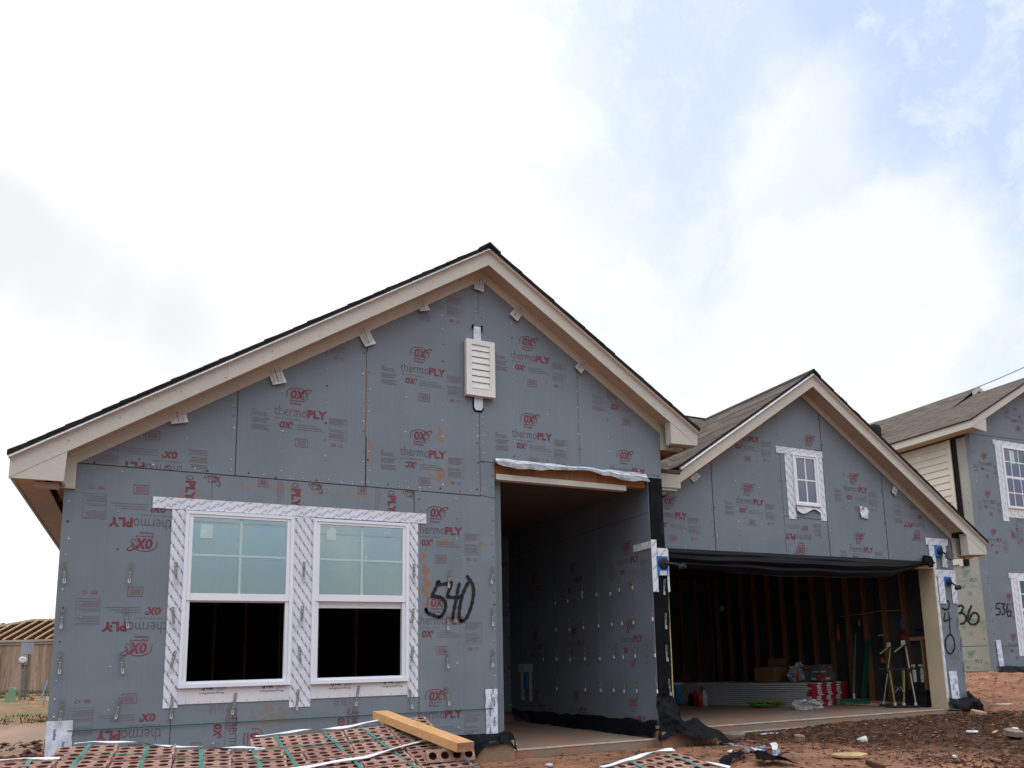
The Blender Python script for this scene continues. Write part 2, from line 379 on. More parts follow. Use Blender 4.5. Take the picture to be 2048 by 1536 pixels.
def crumple(p, amp, sc, seed=0.):
    n = noise.noise_vector(Vector(p) * sc + Vector((seed, seed * 1.7, -seed)))
    return Vector(p) + n * amp

# lettering: every string becomes triangles once, then is placed and clipped
_TX = {}
def text_polys(s, bold=0.):
    k = (s, bold)
    if k in _TX: return _TX[k]
    cu = bpy.data.curves.new('t', 'FONT'); cu.body = s; cu.resolution_u = 2; cu.offset = bold
    o = bpy.data.objects.new('t', cu); COL.objects.link(o)
    dg = bpy.context.evaluated_depsgraph_get(); dg.update()
    me = o.evaluated_get(dg).to_mesh(); me.calc_loop_triangles()
    V_ = [(v.co.x, v.co.y) for v in me.vertices]; T = [tuple(t.vertices) for t in me.loop_triangles]
    x0 = min(v[0] for v in V_); x1 = max(v[0] for v in V_); y0 = min(v[1] for v in V_); y1 = max(v[1] for v in V_)
    res = [[((V_[i][0] - x0) / (x1 - x0), (V_[i][1] - y0) / (y1 - y0)) for i in t] for t in T]
    o.evaluated_get(dg).to_mesh_clear(); bpy.data.objects.remove(o); bpy.data.curves.remove(cu)
    _TX[k] = res; return res
def txt(s, x0, y0, x1, y1, m, bold=0., slant=0., d=0.):
    return [([(x0 + (x1 - x0) * a + slant * (y1 - y0) * b, y0 + (y1 - y0) * b) for a, b in t], m, d) for t in text_polys(s, bold)]
def rect(x0, y0, x1, y1, m, d=0.): return [([(x0, y0), (x1, y0), (x1, y1), (x0, y1)], m, d)]
def ring(cx, cy, rx, ry, w, m, a0=0, a1=360, n=26, d=0.):
    out = []
    for i in range(n):
        a = R(a0 + (a1 - a0) * i / n); b = R(a0 + (a1 - a0) * (i + 1) / n)
        out.append(([(cx + rx * math.cos(a), cy + ry * math.sin(a)), (cx + rx * math.cos(b), cy + ry * math.sin(b)),
                     (cx + (rx - w) * math.cos(b), cy + (ry - w) * math.sin(b)), (cx + (rx - w) * math.cos(a), cy + (ry - w) * math.sin(a))], m, d))
    return out
def stroke(pts, w, m, d=0.):
    """a brush line with round joints, w may taper"""
    out = []; k = len(pts)
    for i in range(k - 1):
        (x0, y0), (x1, y1) = pts[i], pts[i + 1]; l = math.hypot(x1 - x0, y1 - y0) or 1e-6
        nx, ny = -(y1 - y0) / l, (x1 - x0) / l
        w0 = (w[i] if isinstance(w, list) else w) / 2; w1 = (w[i + 1] if isinstance(w, list) else w) / 2
        out.append(([(x0 + nx * w0, y0 + ny * w0), (x0 - nx * w0, y0 - ny * w0), (x1 - nx * w1, y1 - ny * w1), (x1 + nx * w1, y1 + ny * w1)], m, d))
    for i, (x, y) in enumerate(pts):
        r_ = (w[i] if isinstance(w, list) else w) / 2
        out.append(([(x + r_ * math.cos(a * math.pi / 4), y + r_ * math.sin(a * math.pi / 4)) for a in range(8)], m, d + .0002 * (i % 3)))
    return out
def smooth_line(pts, n=6):
    out = []
    P_ = [pts[0]] + list(pts) + [pts[-1]]
    for i in range(1, len(P_) - 2):
        p0, p1, p2, p3 = P_[i - 1], P_[i], P_[i + 1], P_[i + 2]
        for j in range(n):
            t = j / n
            out.append(tuple(.5 * (2 * b + (c - a) * t + (2 * a - 5 * b + 4 * c - d_) * t * t + (3 * b - a - 3 * c + d_) * t ** 3) for a, b, c, d_ in zip(p0, p1, p2, p3)))
    out.append(tuple(pts[-1])); return out
def clip(poly, x0, y0, x1, y1):
    def cut(p, ax, v, keep):
        out = []
        for i in range(len(p)):
            a, b = p[i], p[(i + 1) % len(p)]; ia, ib = (a[ax] - v) * keep >= 0, (b[ax] - v) * keep >= 0
            if ia: out.append(a)
            if ia != ib:
                t = (v - a[ax]) / (b[ax] - a[ax]); out.append((a[0] + (b[0] - a[0]) * t, a[1] + (b[1] - a[1]) * t))
        return out
    for ax, v, k in ((0, x0, 1), (0, x1, -1), (1, y0, 1), (1, y1, -1)):
        if len(poly) < 3: return []
        poly = cut(poly, ax, v, k)
    return poly if len(poly) > 2 else []
def clip_lines(poly, lines):
    """keep what lies under each line z = a + b x"""
    for a, b in lines:
        out = []
        for i in range(len(poly)):
            p, q = poly[i], poly[(i + 1) % len(poly)]; dp, dq = a + b * p[0] - p[1], a + b * q[0] - q[1]
            if dp >= 0: out.append(p)
            if (dp >= 0) != (dq >= 0):
                t = dp / (dp - dq); out.append((p[0] + (q[0] - p[0]) * t, p[1] + (q[1] - p[1]) * t))
        poly = out
        if len(poly) < 3: return []
    return poly
def para(x0, y0, x1, y1, m, step=.014, seed=0):
    rnd = random.Random(seed); out = []; y = y1
    while y > y0 + .004:
        if rnd.random() < .85: out += rect(x0, y - .006, x0 + (x1 - x0) * rnd.uniform(.72, 1), y, m)
        y -= step
    return out
def ox(x, y, w, h, t, m, sl=.10):
    """the two heavy slanted letters of the mark"""
    rx, ry = w * .245, h / 2; out = []
    for poly, mm, d in ring(x + rx, y + ry, rx, ry, t * .92, m, 0, 360, 20): out.append(([(a + sl * (b - y), b) for a, b in poly], mm, d))
    x0, x1 = x + w * .54, x + w
    for a, b in ((x0, x1), (x1, x0)):
        out.append(([(a - t * .55 + sl * 0, y), (a + t * .55, y), (b + t * .55 + sl * h, y + h), (b - t * .55 + sl * h, y + h)], m, .0003 if a > b else 0))
    return out
_ST = {}
def stamp(pal='red'):
    """one repeat of the sheathing print, origin at the left foot of the big word"""
    if pal in _ST: return _ST[pal]
    A, B, Cc, Fn = {'red': (M_red, M_redf, M_dkp, M_faint), 'faded': (M_redf, M_redf, M_faint, M_faint), 'green': (M_grn, M_grnf, M_grnf, M_grnf)}[pal]
    o = []
    o += txt('thermo', 0, .0, .300, .098, Cc, -.012) + txt('PLY', .306, -.002, .492, .082, A, .045)
    o += txt('protection system', .01, -.042, .25, -.022, Fn)
    o += ox(.140, .176, .118, .092, .021, A)
    o += txt('Engineered', .142, .146, .275, .170, A, .01) + txt('Products', .142, .118, .245, .141, A, .01)
    o += ring(.205, .232, .100, .060, .007, A, -20, 200) + ring(.205, .205, .105, .040, .006, A, 170, 205)
    hd = smooth_line([(.262, .262), (.285, .268), (.300, .280), (.322, .286), (.338, .276)]) ; o += stroke(hd, .010, A)
    o += stroke(smooth_line([(.270, .258), (.262, .230), (.272, .200), (.292, .186), (.306, .190), (.308, .205), (.300, .225), (.306, .245), (.325, .258), (.338, .276)]), .0055, B)
    o += rect(.283, .228, .293, .236, A) + stroke([(.275, .250), (.292, .240)], .006, A)
    o += ox(.047, -.126, .100, .066, .017, A) + txt('3', .156, -.092, .174, -.060, A, .02)
    for k, (a, b) in enumerate(((.205, .40), (.205, .45), (.205, .478))): o += rect(a, -.083 - .022 * k, b, -.077 - .022 * k, Fn)
    x0, x1, y0, y1, w = .197, .315, -.300, -.216, .006
    o += rect(x0, y0, x1, y0 + w, B) + rect(x0, y1 - w, x1, y1, B) + rect(x0, y0 + w, x0 + w, y1 - w, B) + rect(x1 - w, y0 + w, x1, y1 - w, B)
    for k in range(7): o += rect(x0 + .022 + k * .0115, y0 + .018, x0 + .028 + k * .0115, y1 - .016, B)
    o += para(.520, -.050, .685, .015, Fn, seed=1) + para(.520, -.115, .685, -.062, Fn, seed=2) + para(.520, -.185, .685, -.128, Fn, seed=3)
    for a, b, c, d_ in ((.513, .022, .691, .025), (.513, -.197, .691, -.194), (.688, -.194, .691, .022), (.513, -.194, .516, .022)): o += rect(a, b, c, d_, Fn)
    o += para(-.200, -.170, -.030, .010, Fn, seed=4); o += stroke([(-.198, .030), (-.188, .020), (-.170, .036)], .007, B)
    o += rect(.540, -.262, .585, -.234, B)
    for k in range(3):
        a = k * 120 + 10; o += ring(.632, -.248, .020, .018, .007, B, a, a + 85, 5)
    _ST[pal] = o; return o
class Face:
    """a flat wall face: origin, right, up, outward normal"""
    def __init__(s, o, u, w, n): s.o, s.u, s.w, s.n = Vector(o), Vector(u), Vector(w), Vector(n)
    def P(s, a, b, d=0.): return s.o + s.u * a + s.w * b + s.n * d
    def uw(s, p): q = Vector(p) - s.o; return q.dot(s.u), q.dot(s.w)
    roof = None
    def put(s, mb, items, ref=(0, 0), ang=0, rectc=None, base=.002, sc=1.):
        ca, sa = math.cos(R(ang)) * sc, math.sin(R(ang)) * sc
        for poly, m, d in items:
            q = [(ref[0] + x * ca - y * sa, ref[1] + x * sa + y * ca) for x, y in poly]
            if rectc: q = clip(q, *rectc)
            if s.roof and q: q = clip_lines(q, s.roof)
            if len(q) < 3: continue
            n = len(q); mb.add([s.P(x, y, base + d) for x, y in q], [tuple(range(n))], m)
    def dots(s, mb, p, q, step, m=None, r_=.0085, jit=.01, skip=.1):
        L_ = math.hypot(q[0] - p[0], q[1] - p[1]); n = max(1, int(L_ / step))
        for i in range(n + 1):
            if random.random() < skip: continue
            t = i / n; x = p[0] + (q[0] - p[0]) * t + random.uniform(-jit, jit); y = p[1] + (q[1] - p[1]) * t + random.uniform(-jit, jit) * 1.5
            mm = m or (M_nail if random.random() < .72 else M_naildk)
            rr = r_ * random.uniform(.6, 1.15)
            mb.add([s.P(x, y, .0065)] + [s.P(x + rr * math.cos(k * math.pi / 3), y + rr * math.sin(k * math.pi / 3), .0045) for k in range(6)], [(0, 1 + k, 1 + (k + 1) % 6) for k in range(6)], mm)
    def line(s, mb, p, q, w=.008, m=None, d=.0012):
        s.put(mb, stroke([p, q], w, m or M_seam), base=d)

FRONT = Face((0, 0, 0), (1, 0, 0), (0, 0, 1), (0, -1, 0))
PORCH = Face((5.917, 0, 0), (0, -1, 0), (0, 0, 1), (-1, 0, 0))
GAR = Face((0, .6, 0), (1, 0, 0), (0, 0, 1), (0, -1, 0))
NBF = Face((0, 3.75, 0), (1, 0, 0), (0, 0, 1), (0, -1, 0))
NBS = Face((17.5, 0, 0), (0, -1, 0), (0, 0, 1), (-1, 0, 0))
Z4 = 3.9385
FRONT.roof = [(5.045 - .653 * 3.816, .653), (5.045 + .653 * 3.816, -.653)]
GAR.roof = [(4.49 - .665 * 9.10, .665), (4.49 + .665 * 9.10, -.665)]
NBF.roof = [(5.80 - .535 * 17.14, .535)]
def fpt(face, px, py):
    if face in (FRONT, GAR, NBF): return face.uw(at(px, py, y=face.o.y))
    return face.uw(at(px, py, x=face.o.x))
exec_order = []
# ================================================================= THE HOUSE
house = tag(empty('unfinished_house', (3, 3, 0)), 'unfinished one storey house in grey sheathing with open garage, painted 540', 'house')
H = house
SL = .653                                # roof slope of the main gable
XR, ZR = 3.816, 5.045                    # underside apex of the wall
def zr(x, z0=ZR, xr=XR, s=SL): return z0 - s * abs(x - xr)

w = MB()
outer = [(0, 0), (3.94, 0), (3.94, 2.87), (6.118, 2.87), (6.118, zr(6.118)), (XR, ZR), (0, zr(0))]
holes = [[(.985, .61), (1.84, .61), (1.84, 2.115), (.985, 2.115)], [(2.095, .61), (2.95, .61), (2.95, 2.115), (2.095, 2.115)]]
w.prism(outer, lambda a, b: (a, 0, b), lambda a, b: (a, .12, b), M_sheath, holes, M_wood)
f = FRONT
T3 = lambda x, y: fpt(f, *zm(x, y, 460, 780, Z4))
# seams
XA, XB, XC, XD = 1.34, 2.55, 3.776, 5.00
f.line(w, (0.02, 2.508), (XC, 2.49), .010); f.line(w, (XC, 2.497), (3.94, 2.478), .006)
f.line(w, (XC, 2.49), (XC, 4.30), .005); f.line(w, (XC, 4.55), (XC, 5.0), .005)
f.line(w, (XA, 2.50), (XA, zr(XA)), .008); f.line(w, (XB, 2.50), (XB, zr(XB)), .012); f.line(w, (XD, 2.87), (XD, zr(XD)), .004, M_sheath_back)
f.line(w, (XC, 2.872), (3.94, 2.868), .007); f.line(w, (3.10, .0), (3.10, .43), .006); f.line(w, (3.05, 2.16), (3.05, 2.49), .008); f.line(w, (.90, 0), (.90, .42), .006)
f.line(w, (1.15, 2.25), (1.15, 2.49), .003); f.line(w, (1.15, 2.25), (1.15, 2.25), .003)
f.put(w, rect(2.548, 3.0, 2.556, 3.9, M_beamend), base=.0018)
def put(face, mb, px, py, rc=None, ang=0, pal='red', sc=1.): face.put(mb, stamp(pal), fpt(face, px, py), ang, rc, sc=sc)
G = (-99, -99, 99, 99)
top = 9
# gable panels, upright
r0 = T3(350, 190); f.put(w, stamp(), r0, 0, (XA, 2.5, XB, top)); f.put(w, stamp(), (r0[0], r0[1] + .9), 0, (XA, 2.5, XB, zr(XB) - .05))
for dz in (0, .9, 1.8): f.put(w, stamp(), (2.903, 2.856 + dz), 0, (XB, 2.5, XC, 4.95))
r0 = fpt(f, 1022, 716); r1 = fpt(f, 1024.5, 873)
f.put(w, stamp(), r0, 0, (XC, 2.5, XD, 9)); f.put(w, stamp(), r1, 0, (XC, 2.9, XD, 9)); f.put(w, stamp(), (r1[0], r1[1] - .9), 0, (XC, 2.5, 3.94, 2.87))
r0 = fpt(f, 1220, 945); f.put(w, stamp(), r0, 0, (XD, 2.9, 6.11, 9)); f.put(w, stamp(), (r0[0], r0[1] + .9), 0, (XD, 2.9, 6.11, 9))
# lower right panel, upright
for p in ((833, 1066), (834, 1249), (830, 1440)): f.put(w, stamp(), fpt(f, *p), 0, (3.10 if p[1] > 1300 else 3.05, 0, 3.935, 2.48))
# upside-down panels on the left
f.put(w, stamp(), fpt(f, 366, 932), 180, (.03, 2.515, XA, 9)); f.put(w, stamp(), (fpt(f, 366, 932)[0], fpt(f, 366, 932)[1] + .9), 180, (.03, 2.515, XA, 2.95))
r0 = fpt(f, 344, 1040)
for k in (0, 1, 2, 3): f.put(w, stamp(), (r0[0], r0[1] - .9 * k), 180, (.02, .0, .9, 2.49))
# sideways sheets above and under the windows
zq0 = fpt(f, 380, 960)[1] + .30
for px in (380, 592, 784): a = fpt(f, px, 990); f.put(w, stamp(), (a[0] - .04, zq0), -90, (.93, 2.16, 3.05, 2.487))
for px in (462, 706): a = fpt(f, px, 1480); f.put(w, stamp(), (a[0] - .02, .215 + .10), -90, (.91, .0, 3.09, .43))
for px in (465, 705):
    a = fpt(f, px, 1420); f.put(w, [(p_, M_redf, d_) for p_, m_, d_ in para(0, 0, .22, .09, M_redf, .012, 5)], (a[0] - .05, a[1] + .02), -90, (.91, .0, 3.09, .43))
# fasteners
for x in (XA - .03, XB - .03, XB + .03, XC - .03, XC + .04): f.dots(w, (x, 2.55), (x, zr(x) - .12), .10)
for x in (.55, .93, 1.74, 2.15, 2.96, 3.36, 4.18, 4.59, XD, 5.40, 5.80): f.dots(w, (x, 2.58 if x < 3.9 else 2.95), (x, zr(x) - .12), .17)
for a, b in ((.1, XA), (XA, XB), (XB, XC)): f.dots(w, (a, 2.53), (b, 2.53), .11)
f.dots(w, (.05, .1), (.05, 2.45), .14); f.dots(w, (3.91, .1), (3.91, 2.85), .12)
f.dots(w, (3.50, .1), (3.50, 2.45), .2); f.dots(w, (.42, .1), (.42, 2.45), .3); f.dots(w, (3.12, 2.2), (3.1, 2.5), .1); f.dots(w, (3.95, 2.91), (6.08, 2.91), .14)
f.dots(w, (3.13, .03), (3.90, .03), .10); f.dots(w, (.95, .1), (3.05, .1), .28)
# 540 sprayed in black
def scrawl(face, mb, strokes, m, base=.004, n=6):
    for k, (pts, wd) in enumerate(strokes):
        q = smooth_line([fpt(face, *p) for p in pts], n)
        face.put(mb, stroke(q, [wd * (1 + .18 * math.sin(i * 1.3 + k)) for i in range(len(q))], m), base=base + .0007 * k)
z3 = lambda *p: [zm(a, b, 480, 1146, Z4) for a, b in p]
zq = lambda *p: [(830 + a / 12.8, 1130 + b / 12.8) for a, b in p]
scrawl(f, w, [(zq((935, 450), (800, 478), (610, 498), (560, 470), (615, 420)), .034), (zq((575, 505), (500, 640), (435, 790)), .034),
              (zq((440, 800), (560, 808), (680, 840), (760, 940), (785, 1060), (740, 1200), (670, 1310), (600, 1335), (480, 1290), (340, 1235), (290, 1170), (280, 1125)), .034),
              (zq((925, 520), (870, 650), (825, 790), (900, 822), (1040, 830), (1150, 815), (1195, 770)), .032),
              (zq((1135, 480), (1100, 600), (1060, 830), (1005, 1100), (970, 1290), (968, 1365)), .034),
              (zq((1330, 290), (1400, 380), (1470, 500), (1495, 660), (1480, 850), (1420, 1100), (1330, 1320), (1220, 1430), (1160, 1420), (1125, 1300), (1140, 1080), (1200, 800), (1280, 590), (1365, 440)), .034)], M_black)

w.build('wall', H)

# left side wall and rear part of the wing, porch side wall, back wall of the porch
w = MB()
w.box((0.001, .121, 0), (.12, 9, 2.45), M_sheath2); w.build('wall', H)
w = MB()
w.box((5.917, 0.002, -.02), (6.117, 6.6, 2.87), M_sheath2)
p = PORCH; PB = lambda x, y: fpt(p, *zm(x, y, 950, 1146, Z4)); P8 = lambda x, y: fpt(p, *zm(x, y, 820, 780, Z4))
for x in (-1.246, -2.489, -3.70): p.line(w, (x, 0), (x, 2.8), .009, M_seam if x < -2 else M_sheath_green)
p.line(w, (-4.1, 2.45), (-.02, 2.45), .006)
for col, ys in ((PB(1150, 552)[0], (PB(1150, 552)[1], PB(1170, 1168)[1], P8(1640, 1388)[1])), ):
    for z_ in ys:
        p.put(w, stamp(), (col, z_), 0, (-1.24, 0, -.01, 2.44))
for k in (1, 2):
    for z_ in (.05, .93, 1.80): p.put(w, stamp(), (-1.24 * k - 1.24 + .33, z_), 0, (-1.24 * (k + 1), 0, -1.24 * k, 2.44))
w.build('wall', H)
w = MB(); w.box((4.061, 4.10, -.02), (5.915, 4.22, 2.80), M_sheath2)
bk = Face((0, 4.10, 0), (1, 0, 0), (0, 0, 1), (0, -1, 0))
for z_ in (.6, 1.5, 2.3): bk.put(w, stamp(), (5.42, z_), 0, (5.0, 0, 5.91, 2.8))
bk.dots(w, (5.88, .1), (5.88, 2.7), .25, r_=.012)
w.build('wall', H)
w = MB(); w.box((3.942, .121, -.02), (4.059, 6.6, 2.80), M_sheath2); w.build('wall', H)
# interior shells that keep the rooms dark
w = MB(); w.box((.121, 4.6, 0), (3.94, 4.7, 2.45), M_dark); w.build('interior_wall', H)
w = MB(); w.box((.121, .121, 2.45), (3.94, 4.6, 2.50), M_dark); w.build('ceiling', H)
# wrapped corner post of the porch
w = MB(); w.box((5.925, -.003, -.02), (6.118, .0015, 2.869), M_felt)
g_ = [[crumple((5.93 + .185 * i / 5, -.012 - .008 * math.sin(i * 2.1 + j * .15), 2.866 - 2.82 * j / 46), .012, 5.) for i in range(6)] for j in range(47)]
w.sheet(g_, M_felt); w.build('corner_wrap', H, smooth=True)
w = MB(); w.box((6.119, -.006, .02), (6.137, .06, 1.78), M_woodh); w.build('corner_batten', H)
# header beam and porch ceiling
w = MB(); w.box((3.965, .010, 2.690), (5.62, .10, 2.752), M_trim); w.box((3.965, .06, 2.753), (5.92, .16, 2.868), M_wood); w.build('header_beam', H)
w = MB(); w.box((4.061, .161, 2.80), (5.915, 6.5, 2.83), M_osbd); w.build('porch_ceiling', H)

# ---------------- garage wing
GX, GZ = 9.10, 4.49                       # wall apex
SG = .665
def zg(x): return GZ - SG * abs(x - GX)
w = MB()
outer = [(6.119, 2.10), (11.62, 2.105), (11.62, -.12), (12.09, -.16), (12.09, zg(12.09)), (GX, GZ), (6.119, zg(6.119))]
gh = [[(8.86, 2.88), (9.27, 2.88), (9.27, 3.58), (8.86, 3.58)]]
w.prism(outer, lambda a, b: (a, .6, b), lambda a, b: (a, .72, b), M_sheath, gh, M_wood)
f = GAR; A8 = lambda x, y: fpt(GAR, *zm(x, y, 1240, 720, 3.606)); A7 = lambda x, y: fpt(GAR, *zm(x, y, 1640, 700, 3.444))
for x in (7.362, 9.43, 10.636): f.line(w, (x, 2.12), (x, zg(x)), .014)
f.line(w, (8.60, 2.12), (8.60, 3.6), .006, M_sheath_back); f.line(w, (8.6, 2.68), (9.43, 2.66), .008); f.line(w, (11.62, 2.2), (12.09, 2.19), .006)
f.put(w, stamp(), A8(258, 1132), 0, (6.13, 2.1, 7.36, 9)); f.put(w, stamp(), A8(838, 1032), 0, (7.37, 2.1, 8.6, 9))
a = A8(838, 1032); f.put(w, stamp(), (a[0], a[1] + .9), 0, (7.37, 2.1, 8.6, 9))
a = A8(1290, 660); f.put(w, stamp(), (a[0], a[1] - .02), 0, (8.6, 3.70, 9.42, 9))
f.put(w, stamp(), A8(1378, 1262), 180, (8.6, 2.1, 9.42, 2.66))
a = A7(165, 970); f.put(w, stamp(), a, 0, (9.44, 2.1, 10.62, 9)); a = A7(205, 1388); f.put(w, stamp(), a, 0, (9.44, 2.1, 10.62, 9))
a = A7(165, 970); f.put(w, stamp(), (a[0], a[1] + .9), 0, (9.44, 2.1, 10.62, zg(10.4)))
a = A7(722, 1195); f.put(w, stamp(), a, 180, (10.65, 2.1, 12.08, 9))
a = fpt(GAR, 1905, 1250); f.put(w, stamp('faded'), (11.3, .8), 0, (11.66, .5, 12.08, 1.05))
for x in (6.45, 6.86, 7.33, 7.40, 7.77, 8.18, 8.57, 8.63, 9.40, 9.46, 9.84, 10.25, 10.61, 10.67, 11.07, 11.48): f.dots(w, (x, 2.16), (x, zg(x) - .1), .17)
f.dots(w, (11.70, .1), (11.70, 2.1), .2)
z6 = lambda *q: [zm(a, b, 1640, 1146, 3.939) for a, b in q]
scrawl(f, w, [(z6((985, 212), (962, 222)), .026), (z6((985, 212), (1010, 225), (1018, 260), (1000, 288), (962, 278)), .028),
              (z6((985, 318), (975, 375), (1000, 372), (1030, 360)), .026), (z6((1012, 306), (1018, 380), (1024, 468)), .026),
              (z6((1022, 482), (995, 510), (985, 570), (1005, 625), (1035, 632), (1058, 590), (1055, 530), (1035, 488), (1018, 482)), .026)], M_black)
w.build('wall', H)
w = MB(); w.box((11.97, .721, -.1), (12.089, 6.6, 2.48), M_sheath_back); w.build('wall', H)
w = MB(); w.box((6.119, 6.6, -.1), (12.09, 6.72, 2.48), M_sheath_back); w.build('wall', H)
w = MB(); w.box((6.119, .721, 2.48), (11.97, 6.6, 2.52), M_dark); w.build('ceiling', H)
# white/cream jamb lining of the garage opening
M_jamb = mat('jamb_plywood', (.60, .50, .34), .75, .08, 2, .04, 40)
w = MB(); w.box((11.602, .594, -.13), (11.619, .87, 2.10), M_jamb); w.build('jamb_board', H)
# studs inside the garage, along the right and back walls
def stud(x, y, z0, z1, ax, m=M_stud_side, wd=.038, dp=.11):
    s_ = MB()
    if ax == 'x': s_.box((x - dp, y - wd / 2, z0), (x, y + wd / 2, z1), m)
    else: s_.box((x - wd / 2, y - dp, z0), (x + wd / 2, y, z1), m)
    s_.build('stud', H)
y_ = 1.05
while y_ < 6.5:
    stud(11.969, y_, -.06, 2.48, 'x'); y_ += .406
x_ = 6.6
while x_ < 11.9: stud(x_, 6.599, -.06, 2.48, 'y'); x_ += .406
s_ = MB(); s_.box((11.86, .73, -.10), (11.969, 6.59, -.062), M_woodk); s_.build('bottom_plate', H)
s_ = MB(); s_.box((11.859, .90, .93), (11.968, 1.43, .99), M_wood); s_.box((11.859, 1.12, -.05), (11.968, 1.16, .929), M_wood); s_.build('window_sill_framing', H)
# studs behind the open windows
for x, y in ((1.05, 3.6), (1.52, 4.5), (1.93, 4.5), (2.4, 4.5), (2.7, 3.2), (3.2, 3.2)):
    stud(x, y, .0, 2.45, 'y', M_woodk)

# tarp hanging over the garage opening
w = MB(); nj, ni = 34, 80; g_ = []
for j in range(nj + 1):
    row = []
    for i in range(ni + 1):
        t = i / ni; x = 6.30 + (11.56 - 6.30) * t
        drop = (.21 + .10 * math.sin(math.pi * min(1, t * 1.05)) ** .8 - .10 * max(0, t - .8) / .2) * (1 - .55 * max(0, (t - .82) / .18))
        v = j / nj; z = 2.128 - drop * v
        fold = .020 * math.sin(v * 19 + 2.5 * t + 1.6 * math.sin(t * 4.2)) * min(1, v * 2.5) + .02 * math.sin(v * 7 + 3 * t) * v + .02 * noise.noise(Vector((x * 1.3, v * 4, 0)))
        row.append(Vector((x, .565 - .01 - .05 * math.sin(v * math.pi) + fold * .7, z + .030 * noise.noise(Vector((x * 1.6, v * 2, 5))) * v)))
    g_.append(row)
w.sheet(g_, M_polyb)
w.build('door_opening_sheet', H, smooth=True)
w = MB(); w.box((10.2, .60, 2.02), (11.60, .71, 2.099), M_woodh); w.build('header_beam', H)

# ---------------- roofs, fascias, soffits
def gable_roof(xr, zt, s, xl, xrr, y0, y1, th, m, name='roof'):
    """two slopes, zt = top of the fascia at the ridge"""
    r_ = MB()
    for sg, xe in ((-1, xl), (1, xrr)):
        ze = zt - s * abs(xe - xr)
        prof = [(xr, zt), (xe, ze), (xe, ze + th), (xr, zt + th)]
        if sg > 0: prof = prof[::-1]
        r_.prism(prof, lambda a, b: (a, y0, b), lambda a, b: (a, y1, b), m, side=m)
        nse = 26
        # lapped shingle courses showing on the rake edge
        n = int(abs(xe - xr) / .125)
        for k in range(n):
            a0 = xe + (xr - xe) * k / n; a1 = xe + (xr - xe) * (k + 1) / n
            b0 = zt - s * abs(a0 - xr) + th; b1 = zt - s * abs(a1 - xr) + th
            dd = .006 if k % 3 else .012
            yy = y0 - .012 - random.uniform(0, .012)
            r_.prism([(a0, b0 - .010), (a1, b1 - .014), (a1, b1 + .003), (a0, b0 + dd)] if sg < 0 else [(a0, b0 + dd), (a1, b1 + .003), (a1, b1 - .014), (a0, b0 - .010)],
                     lambda a, b: (a, yy, b), lambda a, b: (a, y1, b), M_shedge, side=m)
        r_.prism([(xe, ze + .002), (xr, zt + .002), (xr, zt + th - .003), (xe, ze + th - .003)], lambda a, b: (a, y0 - .014, b), lambda a, b: (a, y0 - .002, b), M_shedge)
    # ridge cap
    r_.prism([(xr - .13, zt + th - .13 * s + .014), (xr, zt + th + .026), (xr + .13, zt + th - .13 * s + .014), (xr + .12, zt + th - .13 * s - .01), (xr, zt + th), (xr - .12, zt + th - .13 * s - .01)],
             lambda a, b: (a, y0 - .03, b), lambda a, b: (a, y1, b), M_shedge)
    return r_.build(name, H)
def rake(xr, zt, s, xe, yf, vh, name='fascia_board', th=.02, drip=True, m=M_trim, parent=None):
    """sloping fascia from ridge to eave tip; zt top at the ridge, vh vertical height"""
    ze = zt - s * abs(xe - xr); b = MB()
    b.prism([(xe, ze - vh), (xr, zt - vh), (xr, zt), (xe, ze)], lambda a, c: (a, yf, c), lambda a, c: (a, yf + th, c), m)
    xj = xr + (xe - xr) * .62; zj = zt - s * abs(xj - xr)
    b.prism([(xj, zj - vh + .004), (xj + .004, zj - vh + .004), (xj + .004, zj - .012), (xj, zj - .012)], lambda a, c: (a, yf - .0015, c), lambda a, c: (a, yf, c), M_soffit)
    rn = random.Random(int(abs(xe) * 100))
    for k in range(int(abs(xe - xr) / .40)):
        xx = xr + (xe - xr) * (k + .5 + rn.uniform(-.1, .1)) * .40 / abs(xe - xr); zz = zt - s * abs(xx - xr) - vh * rn.choice((.2, .5, .8)); r_ = .006
        b.add([(xx + r_ * math.cos(a * math.pi / 3), yf - .0016, zz + r_ * math.sin(a * math.pi / 3)) for a in range(6)], [tuple(range(6))], M_beamend)
    o = b.build(name, parent or H)
    if drip:
        d = MB(); sg = 1 if xe < xr else -1; e0 = xe - .01 * sg
        q = [(e0, yf - .045, ze - .022), (xr, yf - .045, zt - .016), (xr, yf - .0015, zt + .017), (e0, yf - .0015, ze + .011), (e0, yf - .0012, ze - .020), (xr, yf - .0012, zt - .014)]
        d.add(q, [(0, 1, 2, 3), (1, 0, 4, 5), (3, 2, 5, 4), (0, 3, 4), (1, 5, 2)], M_drip)
        d.build('drip_edge', parent or H)
    return o
ZT, YF, VH = 5.20, -.23, .178
gable_roof(XR, ZT + .016, SL, -.385, 6.535, YF - .02, 8.5, .027, M_shing_y)
rake(XR, ZT, SL, -.365, YF, VH); rake(XR, ZT, SL, 6.51, YF, VH)
def band(pts, y0, y1, name, m):       # pts: x,z polygon extruded along y
    b = MB(); b.prism(pts, lambda a, c: (a, y0, c), lambda a, c: (a, y1, c), m); return b.build(name, H)
